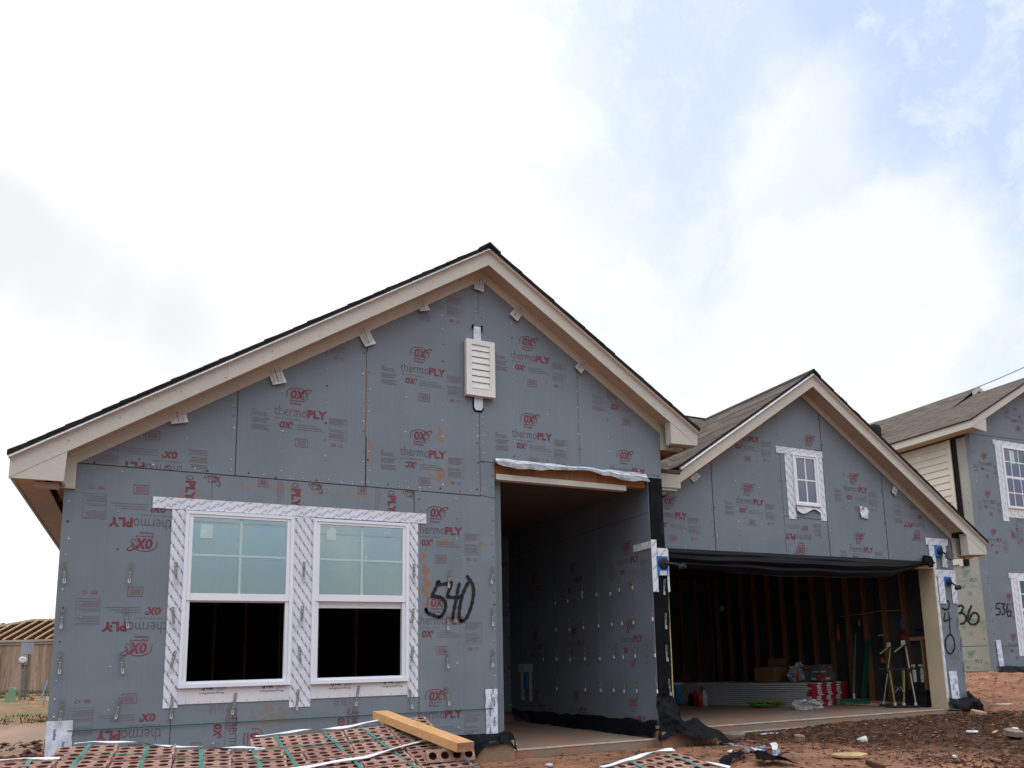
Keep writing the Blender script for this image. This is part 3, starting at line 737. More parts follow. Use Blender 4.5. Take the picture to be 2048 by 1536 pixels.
# frieze boards on the wall under the rake, and the soffits between
fz = .092
for xe, a in ((.08, -1), (6.121, 1)):
    zt_ = lambda x: ZT - VH - SL * abs(x - XR) + .03
    band([(XR, zt_(XR) - fz - .02), (xe, zt_(xe) - fz - .02), (xe, zt_(xe)), (XR, zt_(XR))], -.022, -.001, 'frieze_board', M_trim)
    xe = .012 if a < 0 else 6.24
    band([(XR, zt_(XR) + .001), (xe, zt_(xe) + .001), (xe, zt_(xe) + .018), (XR, zt_(XR) + .018)], YF + .021, -.001, 'soffit', M_soffit)
# eave returns
def zb(x): return ZT - VH - SL * abs(x - XR)
zl = zb(-.36)
band([(-.365, zb(-.365) - .001), (.012, zl - .004), (.024, zb(.024) - .002)], YF + .003, YF + .02, 'eave_return', M_trim)
band([(-.03, 2.278), (.080, 2.278), (.080, zb(.08) + .03), (-.03, zb(-.03) + .03)], -.024, -.002, 'frieze_board', M_trim)
w = MB(); w.box((-.20, -.10, 2.262), (-.031, -.003, 2.30), M_trim); w.build('eave_return', H)
w = MB(); w.box((-.008, YF + .022, zl - .004), (.010, -.026, zb(.0) + .02), M_trim); w.build('eave_return', H)
w = MB(); w.box((-.363, YF + .021, zl + .0), (-.343, 8.4, zl + .17), M_trim); w.build('fascia_board', H)
w = MB(); w.box((-.342, YF + .022, zl + .012), (-.13, 8.4, zl + .024), M_soffit); w.build('soffit', H)
w = MB(); w.box((-.10, .0, zl + .06), (-.005, 8.4, zl + .12), M_wood)
for k in range(12): w.box((-.34, .35 + .6 * k, zl + .07), (-.101, .39 + .6 * k, zl + .16), M_wood)
w.build('rafter_ends', H)
zrt = zb(6.505)
band([(6.51, zrt - .001), (6.128, zrt - .012), (6.128, zb(6.128) - .002)], YF + .003, YF + .02, 'eave_return', M_trim)
w = MB(); w.box((6.128, YF + .021, zrt - .012), (6.146, -.115, zb(6.14) + .03), M_trim); w.build('eave_return', H)
w = MB(); w.box((6.147, YF + .021, zrt - .010), (6.50, -.115, zrt + .002), M_soffit); w.build('eave_return', H)
band([(6.122, 3.228), (6.236, 3.232), (6.236, zb(6.236) + .02), (6.122, zb(6.122) + .02)], -.024, -.002, 'frieze_board', M_trim)
w = MB(); w.box((6.237, -.10, 3.232), (6.392, -.003, zrt - .013), M_trim); w.build('eave_return', H)
w = MB(); w.box((6.49, YF + .021, zrt), (6.507, 2.4, zrt + .16), M_trim); w.build('fascia_board', H)
w = MB(); w.box((6.119, .0, zrt + .02), (6.489, 2.4, zrt + .035), M_wood); w.build('soffit', H)

GT, GY, GV = 4.755, .35, .185
gable_roof(GX, GT + .016, SG, 6.60, 12.62, GY - .02, 6.9, .028, M_shing_y)
w = MB(); w.prism([(6.0, 3.052), (6.62, 3.056), (6.70, 3.11), (6.0, 3.075)], lambda a, c: (a, GY - .012, c), lambda a, c: (a, .62, c), M_shing_x); w.build('roof', H)
rake(GX, GT, SG, 6.66, GY, GV); rake(GX, GT, SG, 12.59, GY, GV)
w = MB(); w.box((6.0, GY, 2.87), (6.659, GY + .02, 3.05), M_trim); w.box((6.0, GY + .021, 2.835), (6.62, .59, 2.868), M_trim); w.box((6.0, GY + .10, 2.80), (6.50, .59, 2.834), M_trim); w.build('fascia_board', H)
for xe in (6.62, 12.101):
    zt_ = lambda x: GT - GV - SG * abs(x - GX) + .03
    k = 1 if xe < GX else 1
    band([(GX, zt_(GX) - .105), (xe, zt_(xe) - .105), (xe, zt_(xe)), (GX, zt_(GX))], .578, .599, 'frieze_board', M_wood if xe < GX else M_trim)
    band([(GX, zt_(GX) + .001), (xe, zt_(xe) + .001), (xe, zt_(xe) + .018), (GX, zt_(GX) + .018)], GY + .021, .577, 'soffit', M_soffit)
def zgb(x): return GT - GV - SG * abs(x - GX)
ze_ = zgb(12.585)
band([(12.59, ze_ - .001), (12.155, ze_ - .02), (12.152, zgb(12.152) - .002)], GY + .003, GY + .02, 'eave_return', M_trim)
w = MB(); w.box((12.152, GY + .021, ze_ - .02), (12.17, .48, zgb(12.15) + .03), M_trim); w.box((12.171, GY + .021, ze_ - .018), (12.58, .60, ze_ - .006), M_soffit); w.build('eave_return', H)
w = MB(); w.box((12.10, .576, ze_ - .05), (12.28, .597, zgb(12.2) + .02), M_trim); w.box((12.281, .50, ze_ - .05), (12.44, .60, ze_ - .021), M_trim); w.build('frieze_board', H)
w = MB(); w.box((12.565, GY + .021, ze_), (12.585, 6.9, ze_ + .17), M_trim); w.build('fascia_board', H)
# main body roof behind, ridge along x
w = MB()
yb, zbt, xx0, xx1 = 2.82, GT + .045, 4.6, 9.10
w.add([(xx0, yb, zbt), (xx1, yb, zbt), (xx1 - 3.0, .1, zbt - 2.0), (xx0, .1, zbt - 2.0)], [(0, 1, 2, 3)], M_shing_x)
w.add([(xx0, yb, zbt), (xx1, yb, zbt), (xx1 + 2, 8.8, zbt - 3.2), (xx0, 8.8, zbt - 3.2)], [(3, 2, 1, 0)], M_shing_x)
w.tube([(xx0, yb, zbt + .004), (xx1, yb, zbt + .004)], .02, M_shedge, 6)
w.build('roof', H)

# ---------------- slabs
w = MB(); w.box((4.061, -.005, -.30), (5.93, 4.10, -.150), M_conc); w.box((4.06, -.012, -.165), (5.86, -.0051, -.149), M_conce); w.build('porch_slab', H)
for a_, b_ in (((-.02, -.13, -.5), (4.06, .2, -.045)), ((5.86, -.14, -.45), (6.62, .58, -.075)), ((11.55, .47, -.6), (12.14, .9, -.165))):
    w = MB(); w.box(a_, b_, M_concf); w.build('footing', H)
w = MB(); w.box((6.14, .60, -.30), (11.60, 6.6, -.118), M_conc); w.box((6.62, .592, -.132), (11.5, .5999, -.117), M_conce)
w.box((6.62, .47, -.42), (11.54, .5915, -.205), M_concf); w.box((6.62, .462, -.218), (11.5, .4699, -.204), M_conce); w.build('garage_slab', H)
w = MB(); w.box((.121, .121, -.2), (3.94, 4.6, -.002), M_conc); w.build('floor_slab', H)

# ---------------- windows of the front room
def strip(face, mb, u0, w0, u1, w1, m, d=.004, th=.0015):
    a, b = face.P(u0, w0, d), face.P(u1, w1, d + th)
    lo = [min(a[i], b[i]) for i in range(3)]; hi = [max(a[i], b[i]) for i in range(3)]
    mb.box(lo, hi, m)
def tapetext(face, mb, rc, d=.0062, step=(.075, .115), ang=42, sc=.085, s='Flashing Tape', m=None):
    u = rc[0] - .1; k = 0
    it = txt(s, 0, 0, sc, sc * .21, m or M_tapetxt, .0)
    while u < rc[2] + .02:
        v = rc[1] - .1 + (k % 2) * step[1] * .5
        while v < rc[3] + .05:
            face.put(mb, it, (u, v), ang, rc, base=d); v += step[1]
        u += step[0]; k += 1
def window(face, fx0, fx1, fz0, fz1, mid, label, drop, upper_col=True):
    win = MB(); y0 = face.o.y; W_ = .064
    def bx(a, b, c, d_, ya, yb_, mb=win, m=M_vinyl): mb.box((a, y0 + ya, c), (b, y0 + yb_, d_), m)
    bx(fx0, fx1, fz1 - .028, fz1, -.030, .06); bx(fx0, fx1, fz0, fz0 + .03, -.042, .06)
    bx(fx0, fx0 + .03, fz0 + .031, fz1 - .029, -.030, .06); bx(fx1 - .03, fx1, fz0 + .031, fz1 - .029, -.030, .06)
    a, b = fx0 + .031, fx1 - .031
    bx(a, b, fz1 - .052, fz1 - .029, -.022, .05); bx(a, a + .031, mid - .064, fz1 - .053, -.022, .05); bx(b - .031, b, mid - .064, fz1 - .053, -.022, .05)
    bx(a + .032, b - .032, mid - .064, mid, -.026, .04)
    bx(a, a + .031, fz0 + .031, mid - .065, -.012, .05); bx(b - .031, b, fz0 + .031, mid - .065, -.012, .05); bx(a + .032, b - .032, fz0 + .031, fz0 + .055, -.016, .05)
    o = win.build('window', H, label=label)
    ga, gb, gc, gd = a + .031, b - .031, mid, fz1 - .052
    gl = MB(); bx(ga, gb, gc, gd, -.006, -.003, gl, M_glass); gl.build('glass', o)
    gr_ = MB(); cx = (ga + gb) / 2; cz = (gc + gd) / 2
    bx(cx - .011, cx + .011, gc, gd, -.010, -.0065, gr_, M_gril); bx(ga, cx - .0111, cz - .010, cz + .010, -.010, -.0065, gr_, M_gril); bx(cx + .0111, gb, cz - .010, cz + .010, -.010, -.0065, gr_, M_gril)
    bx(ga, gb, gd - .035 - drop, gd - .022 - drop, -.0085, -.0065, gr_, mat('inner_rail_through_glass', (.28, .40, .40), .5));  # strip on the pane, coloured like the sash rail seen through it
    gr_.build('grille', o)
    # raised lower sash behind the upper pane
    s_ = MB(); hz = fz1 - .052 - drop; lz = mid - .064 - drop * 1.0
    bx(ga - .01, gb + .01, hz - .03, hz, .02, .045, s_); bx(ga - .01, gb + .01, lz, lz + .052, .02, .045, s_)
    bx(ga - .01, ga + .012, lz + .053, hz - .031, .02, .045, s_); bx(gb - .012, gb + .01, lz + .053, hz - .031, .02, .045, s_)
    bx(cx - .009, cx + .009, lz + .053, hz - .031, .030, .036, s_)
    zc = (lz + hz) / 2; bx(ga + .0121, cx - .0091, zc - .009, zc + .009, .030, .036, s_); bx(cx + .0091, gb - .0121, zc - .009, zc + .009, .030, .036, s_)
    s_.build('lower_sash', o)
    g2 = MB(); bx(ga + .0121, gb - .0121, lz + .053, hz - .031, .027, .029, g2, M_glass); g2.build('glass', o)
    return o, (ga, gb, gc, gd)
w1, g1 = window(FRONT, .944, 1.876, .583, 2.147, 1.408, 'left of the paired front windows, lower half open', .012)
w2, g2_ = window(FRONT, 2.054, 2.988, .580, 2.142, 1.414, 'right of the paired front windows, lower sash raised part way', .062)
M_stk = mat('sticker_through_glass', (.46, .60, .59), .6)  # teal of the reflecting pane painted into the sticker colour
s_ = MB(); s_.box((1.068, -.0105, 1.905), (1.168, -.0066, 2.035), M_stk); s_.build('sticker', w1)
s_ = MB(); s_.box((2.178, -.0105, 1.935), (2.268, -.0066, 2.048), M_stk); s_.box((2.20, -.0105, 2.0485), (2.25, -.0066, 2.062), M_stk); s_.build('sticker', w2)
s_ = MB(); s_.box((2.74, -.0105, 2.03), (2.80, -.0066, 2.042), M_stk); s_.build('sticker', w2)
s_ = MB(); s_.box((2.555, -.0105, 1.765), (2.57, -.0066, 1.80), M_stk); s_.build('sticker', w2)
# flashing tapes round the windows
f = FRONT
def ftape(rc, name='flashing_tape', text=True, m=M_tape, d=.004, face=f, **k):
    b = MB(); strip(face, b, *rc, m, d)
    if text: tapetext(face, b, rc, d + .0024, **k)
    return b.build(name, H)
ftape((.673, 2.155, 3.176, 2.258), d=.007, step=(.082, .070), sc=.10, ang=40)
ftape((.832, .418, .948, 2.18), d=.004, step=(.036, .112), sc=.10, ang=-58)
ftape((1.872, .378, 2.06, 2.18), d=.004, step=(.036, .112), sc=.10, ang=-58)
ftape((2.984, .422, 3.090, 2.18), d=.004, step=(.036, .112), sc=.10, ang=-58)
def sillwrap(x0, x1, z0, name='sill_wrap'):
    b = MB(); strip(f, b, x0, z0, x1, .60, M_wrap, .0065)
    x = x0 + .18
    k = 0
    while x < x1 - .2:
        f.put(b, txt('tyvek', 0, 0, .105, .05, M_blktxt, .03), (x, z0 + .105), 0, (x0, z0, x1, z0 + .135), base=.0095)
        f.put(b, txt('IntegrationWrap', 0, 0, .20, .024, M_blktxt, .0), (x - .01, z0 + .075), 0, (x0, z0, x1, .6), base=.0095)
        f.put(b, para(0, 0, .10, .04, M_greytxt, .012, k), (x + .13, z0 + .095), 12, (x0, z0, x1, .6), base=.009)
        x += .50; k += 1
    for k in range(9): f.put(b, rect(0, 0, .003, .012, M_blktxt), (x0 + .06 + k * .1, z0 + .008), 0, (x0, z0, x1, .6), base=.009)
    b.build(name, H)
sillwrap(.949, 1.871, .445); sillwrap(2.061, 2.983, .447)
# crinkled corner strips at both ends of the wall
def hardistrip(face, x0, x1, z0, z1, m=M_foil, wav=.006, d=.008, name='corner_flashing_strip', seed=1, lean=0.):
    b = MB(); nj = max(6, int((z1 - z0) / .04)); rows = []
    for j in range(nj + 1):
        t = j / nj; row = []
        for i in range(6):
            s0 = i / 5; u = x0 + (x1 - x0) * s0 + .008 * noise.noise(Vector((s0 * 3, t * 7, seed))) + lean * t; v = z0 + (z1 - z0) * t
            row.append(face.P(u, v, d + wav * (1 + noise.noise(Vector((s0 * 5, t * 14, seed + 3.))))))
        rows.append(row)
    b.sheet(rows, m)
    rnd = random.Random(seed)
    for k in range(int((z1 - z0) / .10)):
        vv = z0 + .05 + k * .10
        face.put(b, txt('FortiFlash', 0, 0, .085, .020, mat('fortiflash_blue', (.05, .10, .30), .6), .03), (x0 + (x1 - x0) * (.28 + .35 * (k % 2)) + lean * (k * .1 / (z1 - z0)), vv + .04), -90, (x0 - .03, z0, x1 + abs(lean), z1), base=d + 2 * wav + .002)
    return b.build(name, H, smooth=False)
hardistrip(f, -.003, .180, .0, .355, M_foil, .002, .004, seed=2)
hardistrip(f, 3.800, 3.930, -.005, .470, M_foil, .007, .008, seed=5)
a = A8(0, 0)
hardistrip(GAR, 11.72, 11.90, -.05, .44, M_foil, .006, .008, seed=9, lean=-.02)
b = MB(); strip(GAR, b, 11.623, -.02, 11.665, 2.10, M_tape, .004); tapetext(GAR, b, (11.623, 0, 11.665, 2.1), .0062, step=(.05, .2), ang=-60, sc=.12); b.build('flashing_tape', H)
# crumpled head flashing over the porch opening
w = MB(); g_ = []
for j in range(9):
    row = []
    for i in range(60):
        t = i / 59; x = 3.944 + 1.955 * t; v = j / 8
        z = 2.925 - .012 * t - (.085 + .028 * math.sin(t * 9) + .05 * max(0, t - .75)) * v
        yo = -.012 - .055 * v - .02 * noise.noise(Vector((x * 3, v * 2, 1))) - .012 * math.sin(t * 31 + v * 3) * v
        row.append(crumple((x, yo, z), .014, 7., 2.))
    g_.append(row)
w.sheet(g_[:4], M_foil); w.sheet(g_[3:], mat('grey_crinkled_wrap', (.26, .27, .28), .5, .4, 14, .2, bump=.5, bscale=20))
for k in range(24):
    FRONT.put(w, txt('flashing', 0, 0, .07, .013, M_tapetxt, .01), (4.0 + k * .078, 2.888 - .012 * (k % 2)), -3, None, base=.052)
w.build('head_flashing', H, smooth=True)
# tape flaps under the rakes
def flap(px, py, wpx, hpx, ang, face=FRONT):
    c = fpt(face, px, py); b = MB(); y0 = face.o.y; k = F_PX / 8.6 if face is FRONT else F_PX / 11.5
    w_, h_ = wpx / 210 if face is FRONT else wpx / 160, hpx / 210 if face is FRONT else hpx / 160
    ca, sa = math.cos(R(ang)), math.sin(R(ang)); rows = []
    for j in range(7):
        row = []
        for i in range(5):
            a, bb = (i / 4 - .5) * w_, (.5 - j / 6) * h_
            row.append(face.P(c[0] + a * ca - bb * sa, c[1] + a * sa + bb * ca, .012 + .025 * (j / 6) ** 2 + .01 * noise.noise(Vector((i * .7, j * .6, px)))))
        rows.append(row)
    b.sheet(rows, M_wrap)
    for i in range(3):
        face.put(b, [(q, M_blktxt if i % 2 else M_greytxt, d_) for q, m_, d_ in txt('flashing', 0, 0, h_ * .8, .016, M_tapetxt, .02)], (c[0] + (i - 1) * w_ * .3 * ca + h_ * .4 * sa, c[1] + (i - 1) * w_ * .3 * sa - h_ * .4 * ca), ang + 90, None, base=.05)
    b.build('tape_flap', H)
for a in ((957, 570, 24, 34, -6), (1033, 628, 24, 36, -38), (1160, 735, 22, 30, -42), (845, 613, 24, 26, 18), (731, 674, 26, 44, 27), (553, 753, 28, 36, 20), (357, 836, 30, 24, 14)): flap(*a)
for a in ((1389, 955, 24, 12, 40), (1787, 982, 16, 22, -35)): flap(*a, face=GAR)
# torn patch of wrap on the garage gable
c = fpt(GAR, 1726, 1025); w = MB(); rows = [[crumple(GAR.P(c[0] + (i / 8 - .5) * .17 * (1 - .3 * abs(j / 8 - .5)), c[1] + (.5 - j / 8) * .18, .02), .03, 11., 4.) for i in range(9)] for j in range(9)]
w.sheet(rows, M_wrap); w.add([GAR.P(c[0] - .09, c[1] + .02, .03), GAR.P(c[0] + .0, c[1] + .10, .05), GAR.P(c[0] - .05, c[1] + .04, .06)], [(0, 1, 2)], M_blktxt); w.build('torn_wrap_patch', H)
# gable vent with slats and backing strip
v = MB(); x0, x1, z0, z1 = 3.605, 3.937, 3.575, 4.205
v.box((x0, -.075, z0), (x0 + .062, -.012, z1), M_louver); v.box((x1 - .062, -.075, z0), (x1, -.012, z1), M_louver)
v.box((x0 + .0621, -.075, z1 - .055), (x1 - .0621, -.012, z1), M_louver); v.box((x0 + .0621, -.075, z0), (x1 - .0621, -.012, z0 + .075), M_louver); v.box((x0 + .0621, -.02, z0 + .075), (x1 - .0621, -.0125, z1 - .055), M_louver)
vent = v.build('gable_vent', H, label='white louvred gable vent')
for k in range(7):
    s_ = MB(); zc = z0 + .118 + k * .0715
    s_.add([(x0 + .063, -.030, zc + .036), (x1 - .063, -.030, zc + .036), (x1 - .063, -.062, zc + .030), (x0 + .063, -.062, zc + .030),
            (x0 + .063, -.072, zc - .036), (x1 - .063, -.072, zc - .036), (x1 - .063, -.030, zc - .030), (x0 + .063, -.030, zc - .030)],
           [(0, 3, 2, 1), (3, 4, 5, 2), (4, 7, 6, 5), (0, 1, 6, 7), (0, 7, 4, 3), (1, 2, 5, 6)], M_louver); s_.build('slat', vent)
w = MB(); strip(FRONT, w, 3.715, 4.20, 3.800, 4.385, M_foil, .01, .006); w.build('vent_strap', H); w = MB(); w.box((3.70, -.03, 4.36), (3.712, -.004, 4.40), M_felt); w.build('vent_strap', H); w = MB(); w.box((3.803, -.03, 4.33), (3.815, -.004, 4.40), M_felt); w.build('vent_strap', H); w = MB()
w.prism([(3.712, 3.60), (3.712, 3.46), (3.73, 3.43), (3.79, 3.43), (3.812, 3.46), (3.812, 3.60)], lambda a, b: (a, -.022, b), lambda a, b: (a, -.002, b), M_foil)
w.prism([(3.698, 3.60), (3.698, 3.45), (3.72, 3.415), (3.80, 3.415), (3.824, 3.45), (3.824, 3.60)], lambda a, b: (a, -.008, b), lambda a, b: (a, -.0015, b), M_felt); w.build('vent_strap', H)

# garage gable window
win = MB(); fx0, fx1, fz0, fz1 = 8.825, 9.305, 2.845, 3.610; y0 = .6
for a, b, c, d_, ya in ((fx0, fx1, fz1 - .03, fz1, -.03), (fx0, fx1, fz0, fz0 + .03, -.04), (fx0, fx0 + .03, fz0 + .031, fz1 - .031, -.03), (fx1 - .03, fx1, fz0 + .031, fz1 - .031, -.03),
                        (fx0 + .031, fx1 - .031, fz1 - .06, fz1 - .031, -.02), (fx0 + .031, fx1 - .031, fz0 + .031, fz0 + .06, -.02), (fx0 + .031, fx0 + .065, fz0 + .061, fz1 - .061, -.02), (fx1 - .065, fx1 - .031, fz0 + .061, fz1 - .061, -.02)):
    win.box((a, y0 + ya, c), (b, y0 + .05, d_), M_vinyl)
wg = win.build('window', H, label='small window in the garage gable')
s_ = MB(); s_.box((fx0 + .066, y0 - .006, fz0 + .061), (fx1 - .066, y0 - .003, fz1 - .061), M_glassd); s_.build('glass', wg)
s_ = MB(); cx = (fx0 + fx1) / 2; cz = (fz0 + fz1) / 2
s_.box((cx - .011, y0 - .012, fz0 + .061), (cx + .011, y0 - .007, fz1 - .061), M_vinyl); s_.box((fx0 + .066, y0 - .012, cz - .01), (cx - .0111, y0 - .007, cz + .01), M_vinyl); s_.box((cx + .0111, y0 - .012, cz - .01), (fx1 - .066, y0 - .007, cz + .01), M_vinyl); s_.build('grille', wg)
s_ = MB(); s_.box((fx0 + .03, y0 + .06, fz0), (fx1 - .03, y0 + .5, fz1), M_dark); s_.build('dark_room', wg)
for rc, k in (((8.535, 3.590, 9.430, 3.69), dict(step=(.09, .055), sc=.11, ang=35)), ((8.688, 2.645, 8.83, 3.62), dict(step=(.055, .13), sc=.11, ang=-60)), ((9.30, 2.652, 9.42, 3.62), dict(step=(.055, .13), sc=.11, ang=-60))):
    ftape(rc, d=.007 if k['ang'] > 0 else .004, face=GAR, **k)
w = MB(); rows = [[crumple(GAR.P(8.83 + .47 * i / 12, (2.85 - (.085 + .035 * math.sin(i * .55)) * j / 5), .012 + .02 * j / 5), .012, 9., 1.) for i in range(13)] for j in range(6)]
w.sheet(rows, M_wrap); GAR.put(w, txt('tyvek', 0, 0, .07, .02, M_blktxt, .02), (9.1, 2.815), 0, None, base=.04); w.build('sill_wrap', H, smooth=True)

# ---------------- brick ties
def tie_mesh():
    b = MB(); q = [(0, .0), (.006, .0), (.0, 0)]
    for k in range(3):
        z = .115 - k * .036
        b.box((-.011, -.004, z - .036), (-.005, 0, z), M_steel); b.box((.005, -.004, z - .036), (.011, 0, z), M_steel); b.box((-.005, -.0045, z - .006), (.005, 0, z), M_steel)
    b.box((-.009, -.006, -.030), (.009, -.001, .007), M_steel)
    b.box((-.010, -.020, -.062), (-.004, -.008, -.030), M_steelb); b.box((.004, -.020, -.062), (.010, -.008, -.030), M_steelb); b.box((-.010, -.022, -.072), (.010, -.009, -.062), M_steelb)  # bent tabs in lighter steel, the light they catch is in the colour
    b.lathe([(.006, 0), (.006, .004)], (0, -.005, .02), M_steelb, 8, rot=Matrix.Rotation(R(90), 3, 'X'))
    return b
tie0 = tie_mesh().build('brick_tie', H); tie0.location = (0, 0, 0)
tie_n = 0
def place_tie(face, px, py, tilt=0., out=.008, uw=None):
    global tie_n
    o = tie0 if tie_n == 0 else tie0.copy()
    if tie_n: COL.objects.link(o); o.parent = H
    u, v = uw or fpt(face, px, py); P_ = face.P(u, v, out)
    Rm = Matrix((face.u, -face.n, face.w)).transposed().to_4x4() @ Matrix.Rotation(R(tilt), 4, 'Y')
    o.matrix_parent_inverse = Matrix(); o.parent = H
    o.matrix_local = Matrix.Translation(P_ - H.location) @ Rm
    tie_n += 1
rt = random.Random(3)
for px, py in ((129, 1150), (124, 1240), (120, 1330), (122, 1428), (260, 1150), (254, 1240), (244, 1330), (235, 1420), (352, 1150), (347, 1240), (344, 1328), (343, 1420), (467, 1412),
               (607, 1148), (603, 1236), (600, 1318), (594, 1404), (713, 1396), (827, 1150), (824, 1240), (823, 1316), (821, 1402), (897, 1162), (895, 1246), (894, 1322), (895, 1396),
               (983, 1154), (984, 1238), (984, 1320), (983, 1396)):
    place_tie(FRONT, px, py, rt.uniform(-9, 11), out=.012)
for px, py in ((1113, 1200), (1138, 1195), (1166, 1186), (1167, 1166 + 12), (1195, 1182), (1223, 1180), (1241, 1172), (1267, 1168),
               (1114, 1253), (1141, 1253), (1169, 1248), (1199, 1244), (1226, 1241), (1246, 1239), (1269, 1237), (1089, 1312), (1115, 1311), (1142, 1312), (1172, 1310), (1202, 1309), (1230, 1306), (1249, 1306), (1273, 1303),
               (1116, 1370), (1173, 1372), (1203, 1373), (1230, 1372), (1251, 1374), (1276, 1373), (1307, 1230), (1312, 1302), (1316, 1374)):
    place_tie(PORCH, px, py, rt.uniform(-20, -8), out=.012)
for px, py in ((1325, 1178), (1328, 1246), (1330, 1310), (1336, 1378)): place_tie(FRONT, px, py, rt.uniform(-3, 10), out=.03)
for px, py in ((1922, 1290), (1927, 1340), (1915, 1250)): place_tie(GAR, px, py, 5, out=.012)

# ---------------- light boxes with temporary sockets
def light_box(P_, tapes, face, arm, label, r_=.045):
    b = MB(); u, v = face.uw(P_); strip(face, b, u - .058, v - .11, u + .058, v + .10, M_blue, .012, .012)
    o = b.build('light_box', H, label=label)
    k = MB(); rot = Matrix((face.u, face.w, face.n)).transposed()
    k.lathe([(r_, .025), (r_, .04), (r_ * .7, .052), (.012, .054)], face.P(u, v + .02, 0), M_blkpl, 18, rot=rot); k.build('socket_cover', o)
    a = MB(); base = face.P(u, v + .02, .05); a.tube([base] + [base + Vector(q) for q in arm], [.012] * len(arm) + [.012], M_blkpl, 8)
    e = base + Vector(arm[-1]); a.lathe([(.022, -.03), (.026, 0), (.022, .03)], e, M_blkpl, 12, rot=Matrix.Rotation(R(60), 3, 'Y')); a.lathe([(.010, 0), (.010, .012)], e + Vector((.03, -.02, 0)), M_steelb, 8); a.build('lamp_socket', o)
    l = MB(); strip(face, l, u - .03, v - .10, u + .045, v - .065, M_white, .026, .001); strip(face, l, u - .025, v - .095, u - .010, v - .075, M_blue, .0275, .001); l.build('sticker', o)
    for rc, d_, kk in tapes:
        t_ = MB(); strip(face, t_, *rc, M_tape, d_, .002); tapetext(face, t_, rc, d_ + .003, **kk); t_.build('flashing_tape', o)
    return o
kk = dict(step=(.13, .14), sc=.15, ang=48, s='Flashing Tape')
def pr(face, x0, y0, x1, y1):
    ym, xm = (y0 + y1) / 2, (x0 + x1) / 2
    return (fpt(face, x0, ym)[0], fpt(face, xm, y1)[1], fpt(face, x1, ym)[0], fpt(face, xm, y0)[1])
def light_box(face, blue, cover, rad, tapes, arm, label, sticker=None, flood=None):
    b = MB(); strip(face, b, *pr(face, *blue), M_blue, .014, .016); o = b.build('light_box', H, label=label)
    rot = Matrix((face.u, face.w, face.n)).transposed(); cu_, cv_ = fpt(face, *cover)
    k = MB(); k.lathe([(rad, .031), (rad, .044), (rad * .75, .056), (.014, .058)], face.P(cu_, cv_, 0), M_blkpl, 20, rot=rot); k.build('socket_cover', o)
    base = face.P(cu_, cv_, .056); pts = [base] + [base + Vector(q) for q in arm]
    a = MB(); a.tube(pts, [.014] * len(pts), M_blkpl, 8); e = pts[-1]
    if flood: a.box(tuple(e - Vector((.06, .02, .055))), tuple(e + Vector((.06, .035, .055))), mat('grey_lamp_housing', (.09, .095, .11), .5), Matrix.Rotation(R(18), 3, 'Y'))
    else:
        rr_ = Matrix.Rotation(R(75), 3, 'Y') @ Matrix.Rotation(R(20), 3, 'X'); a.lathe([(.030, -.05), (.038, .02), (.036, .024), (.026, .0)], e, M_blkpl, 14, rot=rr_)
        a.lathe([(.011, 0), (.011, .022)], e + Vector((.025, -.01, -.02)), M_steelb, 8)
    a.build('lamp_socket', o)
    if sticker: l = MB(); strip(face, l, *pr(face, *sticker), M_white, .031, .001); l.build('sticker', o)
    for rc, d_ in tapes:
        rc = pr(face, *rc); t_ = MB(); strip(face, t_, *rc, M_tape, d_, .002); tapetext(face, t_, rc, d_ + .003, **kk); t_.build('flashing_tape', o)
    return o
light_box(FRONT, (1311, 1113, 1333, 1152), (1324, 1127), .072, [((1312.5, 1097, 1333, 1113), .024), ((1301.5, 1080, 1312.5, 1184), .026), ((1333, 1100, 1337, 1184), .012)], [(.10, -.05, -.015), (.19, -.09, -.045)], 'blue outdoor light box on the porch corner post', (1317, 1142, 1331, 1151))
w = MB(); rc = (-.36, 2.02, .028, 2.105)
for q in (rc,): strip(PORCH, w, *q, M_tape, .008, .002); tapetext(PORCH, w, q, .011, **kk)
w.build('flashing_tape', H)
light_box(GAR, (1868, 1091, 1882, 1113), (1876, 1103), .062, [((1850, 1077, 1894, 1091), .012), ((1858, 1091, 1870, 1136), .010), ((1882, 1091, 1892, 1135), .010)], [(.02, -.05, -.05), (.06, -.10, -.085)], 'upper light box at the garage corner with a grey flood lamp', flood=True)
light_box(GAR, (1887, 1154, 1900, 1171), (1894, 1164), .062, [((1868, 1140, 1909, 1154), .012), ((1877, 1154, 1889, 1207), .010), ((1902, 1154, 1912, 1207), .010)], [(.02, -.05, -.05), (.06, -.09, -.10)], 'lower light box at the garage corner with a round socket')
w = MB(); c = at(1857, 1121, y=.50); w.prism([(-.10, -.02), (-.06, .08), (.08, .07), (.12, .0), (.10, -.10), (.02, -.07), (-.04, -.03)], lambda a, b: c + Vector((a, 0, b)), lambda a, b: c + Vector((a, .05, b)), M_polyb); w.build('rolled_sheet_end', H)
# taped outlet box inside the porch
w = MB(); strip(PORCH, w, -3.80, .60, -3.28, .72, M_foil, .006, .002); strip(PORCH, w, -3.72, .17, -3.60, .60, M_foil, .005, .002); strip(PORCH, w, -3.42, .16, -3.32, .60, M_foil, .005, .002); strip(PORCH, w, -3.57, .34, -3.46, .56, M_blue, .006, .02); w.build('outlet_box', H)

